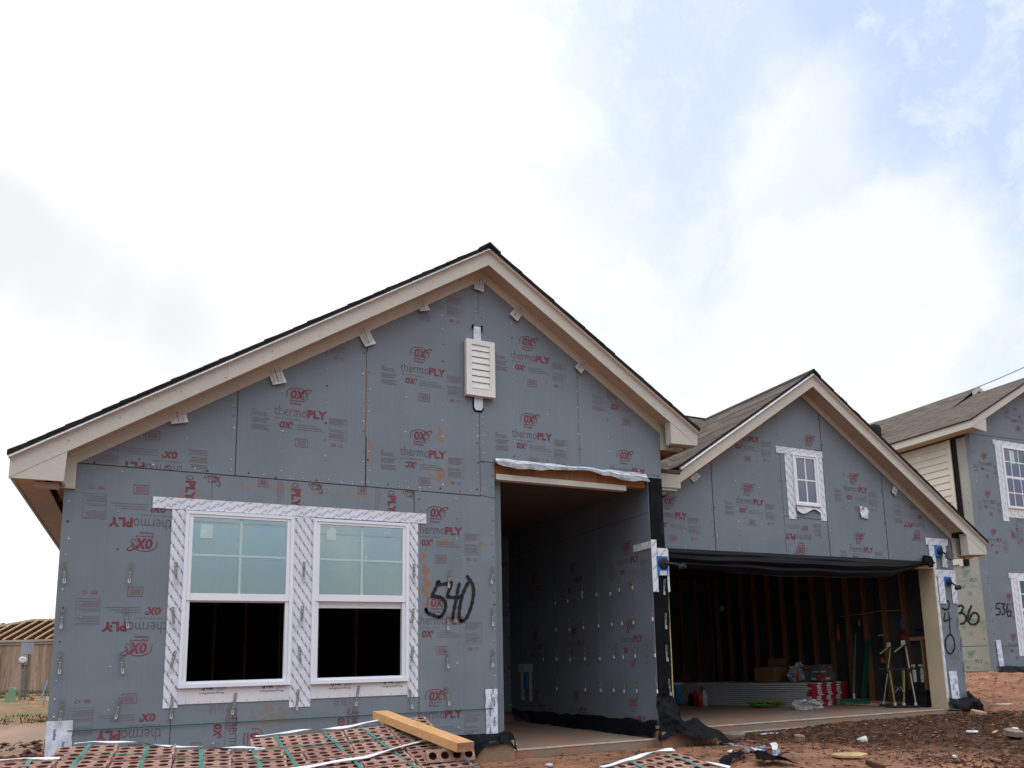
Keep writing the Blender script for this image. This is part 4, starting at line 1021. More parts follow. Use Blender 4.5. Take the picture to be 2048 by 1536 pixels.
# ---------------- black flashing sheets at the feet of the walls
def drape(rows, amp, sc, seed, name='base_flashing', m=M_felt, sub=6):
    """rows of control points (top to bottom), refined and crumpled"""
    b = MB(); a = len(rows); G_ = []
    for i in range((a - 1) * sub + 1):
        t = i / sub; i0 = min(int(t), a - 2); ft = t - i0; r0_, r1_ = rows[i0], rows[i0 + 1]; c_ = len(r0_); row = []
        for j in range((c_ - 1) * sub + 1):
            s0 = j / sub; j0 = min(int(s0), c_ - 2); fs = s0 - j0
            q = (Vector(r0_[j0]) * (1 - fs) + Vector(r0_[j0 + 1]) * fs) * (1 - ft) + (Vector(r1_[j0]) * (1 - fs) + Vector(r1_[j0 + 1]) * fs) * ft
            row.append(crumple(crumple(q, amp, sc, seed), amp * .35, sc * 3.3, seed + 5))
        G_.append(row)
    b.sheet(G_, m); return b.build(name, H, smooth=False)
drape([[(3.05, -.012, .02), (3.5, -.012, .02), (3.95, -.02, .02)], [(3.05, -.10, -.035), (3.5, -.12, -.03), (3.97, -.10, -.02)], [(3.2, -.155, -.07), (3.5, -.16, -.10), (3.98, -.16, -.07)]], .025, 5, 1)
drape([[(3.35, -.02, .03), (3.60, -.03, .03), (3.80, -.02, .02)], [(3.45, -.13, -.04), (3.62, -.16, -.04), (3.78, -.14, -.04)], [(3.56, -.17, -.15), (3.62, -.18, -.20), (3.66, -.17, -.14)]], .012, 6, 3)
drape([[(3.88, -.02, .03), (3.98, -.03, .05), (4.07, .02, .03)], [(3.90, -.12, -.01), (4.0, -.12, .04), (4.09, -.05, .0)], [(3.90, -.17, -.07), (4.02, -.17, -.08), (4.10, -.12, -.16)]], .02, 7, 5)
drape([[(5.905, .0, .03), (5.905, 1.4, .03), (5.905, 2.8, .02), (5.905, 4.05, .02)], [(5.86, -.02, -.04), (5.86, 1.4, -.05), (5.88, 2.8, -.04), (5.89, 4.05, -.05)], [(5.80, -.02, -.14), (5.82, 1.4, -.145), (5.85, 2.8, -.145), (5.87, 4.05, -.145)]], .035, 4, 8, sub=9)
drape([[(5.90, -.03, .32), (6.02, -.05, .36), (6.13, -.02, .30)], [(5.87, -.08, .12), (6.04, -.13, .16), (6.20, -.06, .06)], [(5.85, -.10, .0), (6.06, -.20, .02), (6.36, -.10, -.02)], [(5.84, -.14, -.14), (6.1, -.26, -.10), (6.55, -.22, -.16)]], .055, 5, 2, sub=8)
drape([[(6.0, -.12, .02), (6.25, -.16, .05), (6.5, -.10, -.02)], [(6.05, -.28, -.08), (6.3, -.30, -.03), (6.62, -.25, -.13)], [(6.15, -.36, -.13), (6.4, -.40, -.17), (6.70, -.36, -.24)]], .04, 5, 12, sub=7)
drape([[(11.64, .58, .03), (11.85, .56, .03), (12.06, .56, .02)], [(11.66, .50, -.07), (11.88, .48, -.06), (12.08, .48, .02)], [(11.80, .46, -.26), (11.9, .45, -.34), (12.08, .45, -.20)]], .045, 5, 21, sub=7)
drape([[(11.98, .55, .10), (12.10, .52, .12), (12.20, .5, .02)], [(11.96, .47, -.06), (12.10, .44, -.02), (12.26, .44, -.10)], [(11.98, .42, -.36), (12.08, .40, -.42), (12.18, .42, -.32)]], .05, 5, 31, sub=7)

# string line round the walls
s_ = MB(); a = at(135, 1462, y=-.016); b_ = at(987, 1417, y=-.016)
s_.tube([a, b_], .0042, M_string, 6)
tag(s_.build('string_line'), 'dark green mason string stretched low across the grey wall below the paired windows', 'string')

# ================================================================= NEIGHBOUR HOUSE (536)
nb = tag(empty('neighbour_house', (20, 8, .3)), 'two storey house on the right in grey sheathing, cream siding on its side, painted 536', 'house')
def nbuild(b, name, **k):
    return b.build(name, nb, **k)
NX0, NY0, NZ0 = 17.5, 3.75, .31
NSL = .535; NRX = 20.0
def znb(x): return 5.80 + NSL * min(x - 17.14, 2 * NRX - 17.14 - x)
w = MB()
ho = [[(18.62, 4.07), (19.50, 4.07), (19.50, 5.55), (18.62, 5.55)], [(18.62, .95), (19.50, .95), (19.50, 2.37), (18.62, 2.37)]]
w.prism([(NX0, NZ0), (22.5, NZ0), (22.5, znb(22.5)), (NRX, znb(NRX)), (NX0, znb(NX0))], lambda a, b: (a, NY0, b), lambda a, b: (a, NY0 + .12, b), M_sheath2, ho)
f = NBF; A7n = lambda x, y: fpt(NBF, *zm(x, y, 1640, 700, 3.444)); A6n = lambda x, y: fpt(NBF, *zm(x, y, 1640, 1146, 3.939))
f.line(w, (17.52, 5.74), (19.6, 5.80), .012); f.line(w, (17.52, 3.15), (22, 3.15), .010, M_conc); f.line(w, (17.52, .84), (18.3, .84), .012)
for q in (A7n(1095, 788), A7n(1120, 1050), A7n(1160, 1315)): f.put(w, stamp(), q, 0, (17.52, .3, 18.7, 5.72))
for q in (A6n(1450, 258), A6n(1485, 580)): f.put(w, stamp(), q, 0, (17.52, .3, 18.7, 3.1))
f.put(w, stamp(), (18.0, 6.3), 180, (17.5, 5.8, 22, 9)); f.put(w, stamp(), (19.6, 6.3), 180, (18.4, 5.8, 22, 9)); f.put(w, stamp(), (18.9, 3.2), 90, (18.5, 3.17, 22, 3.83))
f.dots(w, (17.56, .4), (17.56, 5.6), .14, r_=.015); f.dots(w, (18.05, .4), (18.05, 5.6), .35, r_=.012)
scrawl(f, w, [(z6((1415, 238), (1390, 244), (1388, 278)), .035), (z6((1388, 280), (1412, 282), (1420, 310), (1405, 330), (1388, 326)), .035),
              (z6((1428, 242), (1452, 246), (1440, 272), (1455, 290), (1448, 325), (1432, 322)), .035), (z6((1478, 250), (1468, 300), (1480, 338), (1500, 334), (1503, 308), (1488, 298), (1475, 310)), .035)], M_black)
nbuild(w, 'wall')
w = MB(); w.box((NX0, NY0 + .121, NZ0), (NX0 + .12, 13.5, 5.70), M_sheath_green)
NBSf = NBS; S6 = lambda x, y: fpt(NBS, *zm(x, y, 1640, 1146, 3.939))
for q in (S6(1090, 82), S6(1130, 712)): NBS.put(w, stamp('green'), q, 0, (-6, .3, -3.9, 3.9))
q = S6(1100, 395); NBS.put(w, stamp('green'), q, 0, (-6, .3, -3.9, 3.9))
NBS.line(w, (-6.6, .86), (-3.9, .86), .012); NBS.line(w, (-6.6, 3.2), (-3.9, 3.2), .012)
scrawl(NBS, w, [(z6((1088, 262), (1115, 256), (1128, 275), (1112, 305), (1100, 318)), .05), (z6((1100, 318), (1132, 320), (1150, 355), (1138, 392), (1110, 400)), .05),
                (z6((1192, 262), (1172, 310), (1165, 365), (1185, 400), (1225, 402), (1250, 370), (1245, 330), (1215, 312), (1190, 335), (1182, 365)), .05)], M_black)
NBS.dots(w, (-3.95, .4), (-3.95, 5.6), .2, r_=.016); NBS.dots(w, (-5.1, .4), (-5.1, 3), .3, r_=.014)
nbuild(w, 'wall')
w = MB()
yv = NY0 + .58
for k in range(18):
    z = 5.72 - .165 * (k + 1)
    w.add([(NX0 - .030, yv, z), (NX0 - .030, 13.4, z), (NX0 - .012, 13.4, z + .165), (NX0 - .012, yv, z + .165), (NX0 - .006, yv, z), (NX0 - .006, 13.4, z)], [(0, 1, 2, 3)[::-1], (0, 4, 5, 1)[::-1], (0, 3, 4)], mat('cream_lap_siding', (.57, .54, .455), .7, .05, 2, .02))
w.box((NX0 - .045, yv - .09, 2.7), (NX0 - .004, yv - .001, 5.72), mat('cream_lap_siding', ()))
nbuild(w, 'siding')
w = MB(); w.box((NX0 - .02, NY0 + .36, 2.7), (NX0 - .003, yv - .091, 5.70), M_felt); nbuild(w, 'house_wrap')
w = MB()
for a, b in (((17.13, 3.42, 5.76), (17.15, 14, 5.93)),): w.box(a, b, M_trim)
w.box((17.151, 3.45, 5.76), (17.49, 13.8, 5.775), M_soffit); nbuild(w, 'fascia_board')
w = MB(); w.prism([(17.13, 5.76), (NRX, 5.76 + NSL * (NRX - 17.13)), (NRX, 5.93 + NSL * (NRX - 17.13)), (17.13, 5.93)], lambda a, b: (a, 3.40, b), lambda a, b: (a, 3.419, b), M_trim)
w.prism([(NRX, 5.76 + NSL * (NRX - 17.13)), (22.9, 5.76), (22.9, 5.93), (NRX, 5.93 + NSL * (NRX - 17.13))], lambda a, b: (a, 3.40, b), lambda a, b: (a, 3.419, b), M_trim)
w.prism([(17.14, 5.759), (17.62, 5.70), (17.65, 6.03)], lambda a, b: (a, 3.405, b), lambda a, b: (a, 3.425, b), M_trim); nbuild(w, 'fascia_board')
w = MB(); w.prism([(17.5, 5.93), (NRX, 5.77 + NSL * (NRX - 17.13)), (22.5, 5.93), (22.5, 5.95), (NRX, 5.79 + NSL * (NRX - 17.13)), (17.5, 5.95)], lambda a, b: (a, 3.42, b), lambda a, b: (a, 3.74, b), M_soffit); nbuild(w, 'soffit')
w = MB(); zt_ = 5.945
w.add([(17.11, 3.38, zt_), (17.11, 14.2, zt_), (NRX, 12.0, zt_ + NSL * (NRX - 17.11)), (NRX, 3.38, zt_ + NSL * (NRX - 17.11))], [(3, 2, 1, 0)], M_shing_y)
w.add([(22.9, 3.38, zt_), (22.9, 14.2, zt_), (NRX, 12.0, zt_ + NSL * (NRX - 17.11)), (NRX, 3.38, zt_ + NSL * (NRX - 17.11))], [(0, 1, 2, 3)], M_shing_y)
w.add([(17.11, 14.2, zt_), (22.9, 14.2, zt_), (NRX, 12.0, zt_ + NSL * (NRX - 17.11))], [(0, 1, 2)], M_shing_x)
w.box((17.10, 3.37, 5.93), (17.14, 14.2, 5.95), M_shedge)
w.prism([(17.11, 5.93), (NRX, 5.93 + NSL * (NRX - 17.11)), (NRX, 5.96 + NSL * (NRX - 17.11)), (17.11, 5.96)], lambda a, b: (a, 3.37, b), lambda a, b: (a, 3.40, b), M_shedge)
nbuild(w, 'roof')
# the higher cross gable behind the first ridge
w = MB(); xg, zg_ = 20.25, 7.75; y1_ = 5.2
w.add([(18.55, y1_, zg_ - 1.08), (18.55, 12, zg_ - 1.08), (xg, 10.5, zg_), (xg, y1_, zg_)], [(3, 2, 1, 0)], M_shing_y)
w.add([(22.0, y1_, zg_ - .93), (22.0, 12, zg_ - .93), (xg, 10.5, zg_), (xg, y1_, zg_)], [(0, 1, 2, 3)], M_shing_y)
nbuild(w, 'roof')
w = MB(); w.prism([(19.95, zg_ - .30), (xg, zg_ - .12), (xg, zg_ - .01), (19.95, zg_ - .19)], lambda a, b: (a, y1_ - .02, b), lambda a, b: (a, y1_, b), M_trim)
w.prism([(xg, zg_ - .13), (22.0, zg_ - 1.06), (22.0, zg_ - .94), (xg, zg_ - .01)], lambda a, b: (a, y1_ - .02, b), lambda a, b: (a, y1_, b), M_trim)
w.prism([(18.6, zg_ - 1.2), (xg, zg_ - .14), (22, zg_ - 1.1), (22, zg_ - 1.8), (18.6, zg_ - 1.8)], lambda a, b: (a, y1_ + .2, b), lambda a, b: (a, y1_ + .25, b), M_sheath2); nbuild(w, 'fascia_board')
vp = at(1747, 862, d=22.0); w = MB(); w.lathe([(.20, -.5), (.20, .05), (.17, .13), (.09, .18)], vp, M_shedge, 14); w.lathe([(.26, -.15), (.26, -.02), (.2, .04)], vp + Vector((.35, .5, .05)), M_shedge, 14); nbuild(w, 'roof_vent', smooth=True)
def nwin(x0, x1, z0, z1, rows_, label, curt=True):
    win = MB(); y0 = NY0
    win.box((x0, y0 - .03, z0), (x0 + .06, y0 + .06, z1), M_vinyl); win.box((x1 - .06, y0 - .03, z0), (x1, y0 + .06, z1), M_vinyl)
    win.box((x0 + .061, y0 - .03, z1 - .06), (x1 - .061, y0 + .06, z1), M_vinyl); win.box((x0 + .061, y0 - .035, z0), (x1 - .061, y0 + .06, z0 + .06), M_vinyl)
    o = win.build('window', nb, label=label)
    g = MB(); g.box((x0 + .061, y0 - .006, z0 + .061), (x1 - .061, y0 - .002, z1 - .061), M_glassd); g.build('glass', o)
    m_ = MB(); xs_ = [x0 + (x1 - x0) * k / 3 for k in (1, 2)]
    for xx in xs_: m_.box((xx - .012, y0 - .012, z0 + .061), (xx + .012, y0 - .007, z1 - .061), M_vinyl)
    for k in range(1, rows_):
        zz = z0 + (z1 - z0) * k / rows_; t_ = .012 if k != rows_ // 2 else .03
        for a, b in ((x0 + .061, xs_[0] - .0121), (xs_[0] + .0121, xs_[1] - .0121), (xs_[1] + .0121, x1 - .061)): m_.box((a, y0 - .012, zz - t_), (b, y0 - .007, zz + t_), M_vinyl)
    m_.build('grille', o)
    k_ = MB(); k_.box((x0 + .02, y0 + .5, z0), (x1, y0 + .55, z1), M_dark)
    if curt: k_.tube([(x0 + .14, y0 + .12, z1 - .1), (x0 + .12, y0 + .12, (z0 + z1) / 2 + .1), (x0 + .20, y0 + .12, z0 + .4), (x0 + .13, y0 + .12, z0 + .06)], [.03, .05, .08, .10], M_black, 8)
    k_.build('dark_room', o)
    s_ = MB(); s_.box((x0 + .30 if curt else x0 + .10, y0 - .0085, z1 - .42), (x0 + .47 if curt else x0 + .24, y0 - .0065, z1 - .10), mat('pale_green_sticker', (.45, .62, .55), .6)); s_.build('sticker', o)
    for rc in ((x0 - .28, z1 - .0, x1 + .2, z1 + .12), (x0 - .22, z0 - .32, x0 - .001, z1 - .001), (x0 + .0, z0 - .22, x1 + .2, z0 - .001)):
        t_ = MB(); strip(NBF, t_, *rc, M_tape if rc[3] > z0 else M_wrap, .006 if rc[1] > z0 else .004, .002)
        tapetext(NBF, t_, rc, .0095, step=(.14, .18), sc=.16, ang=50 if rc[1] > z0 else -60, s='Flashing Tape'); t_.build('flashing_tape', nb)
nwin(18.60, 19.52, 4.05, 5.57, 4, 'upper window with a dark curtain')
nwin(18.60, 19.52, .93, 2.39, 4, 'lower window')
w = MB(); w.box((NX0 - .06, NY0 - .08, -.3), (22.5, NY0 + .3, NZ0 - .001), M_concf); w.box((NX0 - .05, NY0 + .3, -.3), (NX0 + .3, 13.4, NZ0 - .001), M_concf); nbuild(w, 'footing')
def ndrape(rows, amp, sc, seed, sub=7):
    o = drape(rows, amp, sc, seed, sub=sub); o.parent = nb; o.matrix_parent_inverse = Matrix.Translation(-nb.location)
ndrape([[(17.44, 3.72, .42), (17.6, 3.66, .42), (18.2, 3.66, .36), (19.4, 3.66, .34), (21, 3.66, .34)], [(17.3, 3.5, .20), (17.6, 3.45, .16), (18.2, 3.5, .16), (19.4, 3.52, .18), (21, 3.5, .2)], [(16.9, 3.3, .02), (17.4, 3.3, .05), (18.2, 3.4, .12), (19.4, 3.44, .14), (21, 3.42, .14)]], .07, 3, 41)
b = MB(); rows = [[NBF.P(17.60 + .17 * i / 4 - .03 * j / 12, .36 + .62 * j / 12, .02 + .01 * noise.noise(Vector((i, j * .8, 3)))) for i in range(5)] for j in range(13)]
b.sheet(rows, M_foil); b.build('corner_flashing_strip', nb)

# ================================================================= GROUND
def ss(a, b, x):
    t = max(0, min(1, (x - a) / (b - a))); return t * t * (3 - 2 * t)
def gbase(x, y):
    z = -.245
    z -= .16 * max(0, -(y + 2.3)) * (1 - .62 * ss(4.5, 8.5, x)) + .0 * x
    z += .38 * ss(12.3, 16.5, x) * ss(-2.5, 2.2, y) + .10 * ss(6.8, 9.0, x) * ss(-5, -1.6, y) * (1 - ss(-.1, .5, y) * (1 - ss(12, 12.6, x)))
    z += .44 * ss(3, 18, y) * (1 - ss(-1.0, .5, x))
    z += .10 * ss(12.3, 14, x) * ss(2.5, .2, y)
    return z
def gz(x, y):
    n = noise.noise(Vector((x * .7, y * .7, 1))) * .055 + noise.noise(Vector((x * 2.3, y * 2.3, 4))) * .030 + noise.noise(Vector((x * 6.5, y * 6.5, 9))) * .026 + noise.noise(Vector((x * 15, y * 15, 2))) * .018
    k = 1.0
    if -.3 < x < 12.3 and y > -.35: k = .12
    if -.2 < x < 6.9 and -.9 < y: k = min(k, .35)
    if x > 12.2 and y < 12: k = 1.1; n += .05 * abs(noise.noise(Vector((x * 1.1 + y * .5, y * 3.2 - x * 1.5, 6)))) + .03 * noise.noise(Vector((x * 4.2, y * 9, 3)))
    if y > 12 or y < -9 or abs(x) > 30: k = .5
    z = gbase(x, y) + n * k
    if 0 < x < 12.1 and y > .65: z = min(z, -.42)
    if 4.1 < x < 5.9 and y > .0: z = min(z, -.42)
    return z
def axis(lo, hi, near0, near1, st):
    a = []; x = near0
    while x <= near1: a.append(x); x += st
    g_ = st; x = near1
    while x < hi: g_ *= 1.16; x += g_; a.append(x)
    g_ = st; x = near0
    while x > lo: g_ *= 1.16; x -= g_; a.insert(0, x)
    return a
def ground_extra(t, v, out):
    sp = t.nodes.new('ShaderNodeSeparateXYZ'); t.links.new(v, sp.inputs[0]); X, Y = sp.outputs[0], sp.outputs[1]
    wn = noisen(t, v, 1.1, 6, .65, .5); wob = mth(t, 'MULTIPLY', mth(t, 'SUBTRACT', wn, .5), 3.4)
    fn = noisen(t, v, 9, 7, .75)
    # dark bark mulch in front of the garage
    xm = mth(t, 'ADD', X, wob)
    ym = mth(t, 'ADD', Y, mth(t, 'MULTIPLY', wob, .6))
    dline = mth(t, 'SUBTRACT', xm, mth(t, 'MULTIPLY', ym, -.15))
    mm = mth(t, 'MULTIPLY', rampf(t, dline, 6.6, 7.6), rampf(t, mth(t, 'SUBTRACT', ym, mth(t, 'MULTIPLY', mth(t, 'SUBTRACT', xm, 9.0), -.62)), 1.6, .5))
    mm = mth(t, 'MULTIPLY', mm, rampf(t, ym, -5.2, -4.0))
    mm = mth(t, 'MULTIPLY', mm, rampf(t, fn, .36, .50, .55, 1.))
    out = mixc(t, mm, out, (.058, .027, .014))
    out = mixc(t, mth(t, 'MULTIPLY', rampf(t, noisen(t, v, 3.3, 7, .75, .8), .53, .64), .65), out, (.095, .045, .026))
    # pale trodden path and brown spoil on the left
    lf = rampf(t, X, .2, -.5)
    pth = mth(t, 'MULTIPLY', lf, mth(t, 'MULTIPLY', rampf(t, mth(t, 'ADD', Y, wob), 4.2, 5.6), rampf(t, mth(t, 'ADD', Y, wob), 10, 8)))
    out = mixc(t, mth(t, 'MULTIPLY', pth, .8), out, (.36, .265, .20))
    sp2 = mth(t, 'MULTIPLY', lf, rampf(t, mth(t, 'ADD', Y, wob), 4.8, 3.4))
    out = mixc(t, mth(t, 'MULTIPLY', sp2, .65), out, (.12, .062, .045))
    grs = mth(t, 'MULTIPLY', lf, mth(t, 'MULTIPLY', rampf(t, Y, 8.5, 10.5), rampf(t, wn, .42, .56)))
    out = mixc(t, mth(t, 'MULTIPLY', grs, .75), out, (.12, .135, .05))
    # small dark crumbs
    return mixc(t, mth(t, 'MULTIPLY', rampf(t, noisen(t, v, 38, 4, .8), .58, .70), .55), out, (.10, .045, .027))
M_ground = mat('red_clay_ground', (.255, .118, .070), .95, .34, 2.6, .26, 22, bump=1.0, bscale=26, tint=((.30, .155, .095), 2.2, .50, .68), extra=ground_extra)
xs = axis(-420, 420, -3.0, 15.5, .085); ys = axis(-60, 600, -5.5, 6.0, .075)
gm = bpy.data.meshes.new('ground'); nxs = len(xs)
gm.from_pydata([(x, y, gz(x, y)) for y in ys for x in xs], [], [(j * nxs + i, j * nxs + i + 1, (j + 1) * nxs + i + 1, (j + 1) * nxs + i) for j in range(len(ys) - 1) for i in range(nxs - 1)])
gm.materials.append(M_ground); gm.polygons.foreach_set('use_smooth', [True] * len(gm.polygons))
go = bpy.data.objects.new('ground', gm); COL.objects.link(go); tag(go, kind='structure', label='red clay ground of the building site')

# clods, stones and mulch chips: nobody could count them
def inhouse(x, y): return (-.05 < x < 4.1 and y > -.16) or (4.0 < x < 5.95 and y > -.05) or (5.8 < x < 6.65 and y > -.18) or (6.1 < x < 12.14 and y > .44) or (17.4 < x < 22.6 and y > 3.6)
def lumps(name, n, gen, m, label, cat):
    b = MB(); rnd = random.Random(len(name) * 7 + n)
    base = [(0, 0, 1), (.9, 0, .3), (.28, .85, .3), (-.72, .53, .3), (-.72, -.53, .3), (.28, -.85, .3), (0, 0, -.5)]
    fs = [(0, 1, 2), (0, 2, 3), (0, 3, 4), (0, 4, 5), (0, 5, 1), (6, 2, 1), (6, 3, 2), (6, 4, 3), (6, 5, 4), (6, 1, 5)]
    for _ in range(n):
        x, y, s0, mm = gen(rnd)
        if inhouse(x, y): continue
        z = gz(x, y); a = rnd.random() * 6.3; ca, sa = math.cos(a), math.sin(a); fl = rnd.uniform(.45, .9)
        vs = []
        for q in base:
            k = rnd.uniform(.7, 1.25) * s0; px_, py_ = q[0] * k * 1.2, q[1] * k
            vs.append((x + px_ * ca - py_ * sa, y + px_ * sa + py_ * ca, z + q[2] * k * fl + s0 * .15))
        b.add(vs, fs, mm)
    return tag(b.build(name), label, cat, kind='stuff')
M_clod = mat('clay_clod', (.26, .125, .075), .95, .3, 5, .1); M_clodd = mat('dark_clod', (.085, .042, .028), .95, .3, 5); M_rock = mat('pale_grey_stone', (.21, .165, .14), .9, .25, 8)
def gen1(r):
    x = r.uniform(-2.5, 16); y = r.uniform(-4.6, 4); s = .004 + .026 * r.random() ** 6
    return x, y, s, r.choice((M_clod, M_clod, M_clodd, M_clod, M_rock if r.random() < .10 else M_clod))
lumps('soil_clods', 22000, gen1, None, 'loose red clay clods and small stones scattered over the ground', 'clods')
def gen2(r):
    x = r.uniform(-2.6, -.1); y = r.uniform(-1, 6); return x, y, .012 + .06 * r.random() ** 3, r.choice((M_clod, M_clodd, M_clodd))
lumps('spoil_rubble', 1600, gen2, None, 'brown rubble bank beside the left corner of the grey wall', 'rubble')
b = MB(); rnd = random.Random(5)
M_ch = [mat('mulch_dark', (.045, .022, .013), .95, .3, 9), mat('mulch_brown', (.095, .040, .020), .95, .3, 9), mat('mulch_tan', (.165, .080, .040), .95, .3, 9)]
for _ in range(24000):
    x = rnd.uniform(4.4, 14); y = rnd.uniform(-4.6, .5)
    if inhouse(x, y): continue
    d0 = noise.noise(Vector((x * .8, y * .8, 3))) * 1.2
    edge = (x + d0 + .3 * y) - 6.9
    if edge < 0 and rnd.random() > math.exp(edge * 1.3) * .5: continue
    if y + .62 * (x - 9) > 1.5 + d0 * .9: continue
    l, w_, a = rnd.uniform(.02, .075), rnd.uniform(.004, .013), rnd.random() * 3.14
    z = gz(x, y) + .006; dx, dy = math.cos(a) * l / 2, math.sin(a) * l / 2; nx, ny = -math.sin(a) * w_ / 2, math.cos(a) * w_ / 2; t1, t2 = rnd.uniform(-.01, .022), rnd.uniform(-.01, .022)
    vs = [(x - dx - nx, y - dy - ny, z + t1), (x + dx - nx, y + dy - ny, z + t2), (x + dx + nx, y + dy + ny, z + t2), (x - dx + nx, y - dy + ny, z + t1), (x - dx, y - dy, z + t1 + .007), (x + dx, y + dy, z + t2 + .007)]
    b.add(vs, [(0, 1, 5, 4), (3, 4, 5, 2), (0, 4, 3), (1, 2, 5)], rnd.choice((M_ch[0], M_ch[0], M_ch[1], M_ch[0], M_ch[2])))
tag(b.build('bark_mulch'), 'dark brown bark mulch spread before the open garage', 'mulch', kind='stuff')
b = MB()
M_gr = [mat('grass_blade', (.10, .115, .04), .8, .3, 2), mat('grass_straw', (.20, .17, .085), .8, .3, 2)]
for _ in range(7000):
    x = rnd.uniform(-11, -.8); y = rnd.uniform(9, 27)
    if noise.noise(Vector((x * .35, y * .35, 7))) < -.02 and y < 22: continue
    z = gz(x, y); h = rnd.uniform(.02, .075) * (2.2 if y > 23.5 else 1); a = rnd.random() * 6.3
    for k in range(3):
        aa = a + k * 2.1; ox, oy = math.cos(aa) * .03, math.sin(aa) * .03
        b.add([(x + ox - .012, y + oy, z), (x + ox + .012, y + oy + .01, z), (x + ox * 2.4, y + oy * 2.4, z + h)], [(0, 1, 2)], M_gr[k % 2])
tag(b.build('rough_grass'), 'thin weedy grass patches on the dirt left of the house', 'grass', kind='stuff')

# ================================================================= FAR LEFT: fence, framed roof, trees, meter
fn = tag(empty('wooden_fence', (-3.0, 25.5, .15)), 'weathered brown board fence across the left background', 'fence')
fa, fb = at(-60, 1284, d=27.9), at(100, 1281, d=27.6); fdir = (fb - fa); fdir.z = 0; fl_ = fdir.length; fdir.normalize()
fstart = Vector((fa.x, fa.y, 0)) - fdir * 6; fn_n = Vector((fdir.y, -fdir.x, 0))
M_fence = [mat('fence_board_%s' % n_, c_, .9, .22, 3, .1, 30, stretch=(1, 1, .15), tint=((.10, .065, .05), 3, .56, .72)) for n_, c_ in (('tan', (.30, .215, .160)), ('brown', (.25, .17, .125)), ('pale', (.34, .25, .19)))]
pk = MB(); ztop, zbot = 1.94, .12
for k in range(int((fl_ + 16) / .142)):
    p = fstart + fdir * k * .142; a = p; b_ = p + fdir * .136; zt0 = ztop + random.uniform(-.012, .012)
    q = [(a.x, a.y), (b_.x, b_.y), (b_.x - fn_n.x * -.016, b_.y - fn_n.y * -.016), (a.x + fn_n.x * .016, a.y + fn_n.y * .016)]
    pk.add([(x, y, zbot) for x, y in q] + [(x, y, zt0) for x, y in q], [(0, 3, 2, 1), (4, 5, 6, 7), (0, 1, 5, 4), (1, 2, 6, 5), (2, 3, 7, 6), (3, 0, 4, 7)], random.choice(M_fence))
pk.build('board_panel', fn)
e = fstart + fdir * (fl_ + 16)
rl = MB(); rl.bar(fstart + Vector((0, 0, 1.99)) + fn_n * .03, e + Vector((0, 0, 1.99)) + fn_n * .03, .14, .05, mat('cap_rail', (.32, .27, .24), .9, .15, 2)); rl.bar(fstart + Vector((0, 0, 1.92)) + fn_n * .04, e + Vector((0, 0, 1.92)) + fn_n * .04, .03, .09, mat('cap_rail', ())); rl.build('cap_rail', fn)
for k in range(int((fl_ + 16) / 2.4)):
    p = fstart + fdir * k * 2.4 - fn_n * .06; b = MB(); b.box((p.x - .05, p.y - .05, -.1), (p.x + .05, p.y + .05, 1.93), M_wood); b.build('post', fn)
# framed house
fh = tag(empty('framed_house', (-6, 60, 0)), 'half built house behind the fence with bare orange roof framing', 'house')
dd = 58.
def q2(px, py, d=dd): return at(px, py, d=d)
El, Er, Ap, A2 = q2(-190, 1283), q2(330, 1274), q2(66, 1240), q2(140, 1238)
M_raft = mat('new_rafter', (.50, .37, .25), .8, .1); M_deck = mat('new_roof_deck', (.27, .155, .09), .9, .2, 2, .1, 10)
bdir = (Er - El); bdir.z = 0; W2 = bdir.length; bdir.normalize(); fdr = Vector((-bdir.y, bdir.x, 0))
if fdr.y < 0: fdr = -fdr
ez = (El.z + Er.z) / 2; rise = Ap.z - ez; rdep = 4.2
T0, T1 = q2(66, 1240, dd + 4.2), q2(112, 1238, dd + 4.4)
R0 = Vector((T0.x, T0.y, ez)); R1 = Vector((T1.x, T1.y, ez)); zap = Vector((0, 0, T0.z - ez))
E0, E1 = Vector((El.x, El.y, ez)), Vector((Er.x, Er.y, ez)); rdep = (R0 - E0).dot(fdr); B0, B1 = E0 + fdr * 2 * rdep, E1 + fdr * 2 * rdep
b = MB(); b.add([R0 + zap, R1 + zap, B1, B0], [(0, 1, 2, 3)], M_deck); b.add([B1, R1 + zap, E1], [(0, 1, 2)], M_deck); b.add([B0, R0 + zap, E0], [(0, 1, 2)], M_deck); b.build('roof_deck', fh)
n_r = 24
for k in range(n_r + 1):
    s0 = E0.lerp(E1, k / n_r); t_ = (s0 - E0).dot(bdir); tr0 = (R0 - E0).dot(bdir); tr1 = (R1 - E0).dot(bdir)
    if t_ < tr0: top_ = s0 + fdr * rdep * t_ / tr0 + zap * (t_ / tr0)
    elif t_ > tr1: top_ = s0 + fdr * rdep * (W2 - t_) / (W2 - tr1) + zap * ((W2 - t_) / (W2 - tr1))
    else: top_ = s0 + fdr * rdep + zap
    if (top_ - s0).length < .3: continue
    b = MB(); b.bar(s0, top_, .06, .10, M_raft); b.build('rafter', fh)
b = MB(); b.bar(R0 + zap, R1 + zap, .06, .16, M_raft); b.bar(E0, R0 + zap, .07, .16, M_raft); b.bar(E1, R1 + zap, .07, .16, M_raft); b.build('ridge_beam', fh)
b = MB(); b.bar(E0 + Vector((0, 0, -.10)), E1 + Vector((0, 0, -.10)), .10, .16, M_raft)
for k in range(60): 
    s0 = E0.lerp(E1, k / 59); b.bar(s0 + Vector((0, 0, -.18)), s0 + Vector((0, 0, -2.7)), .05, .1, M_raft, up=fdr)
b.build('wall_frame', fh)
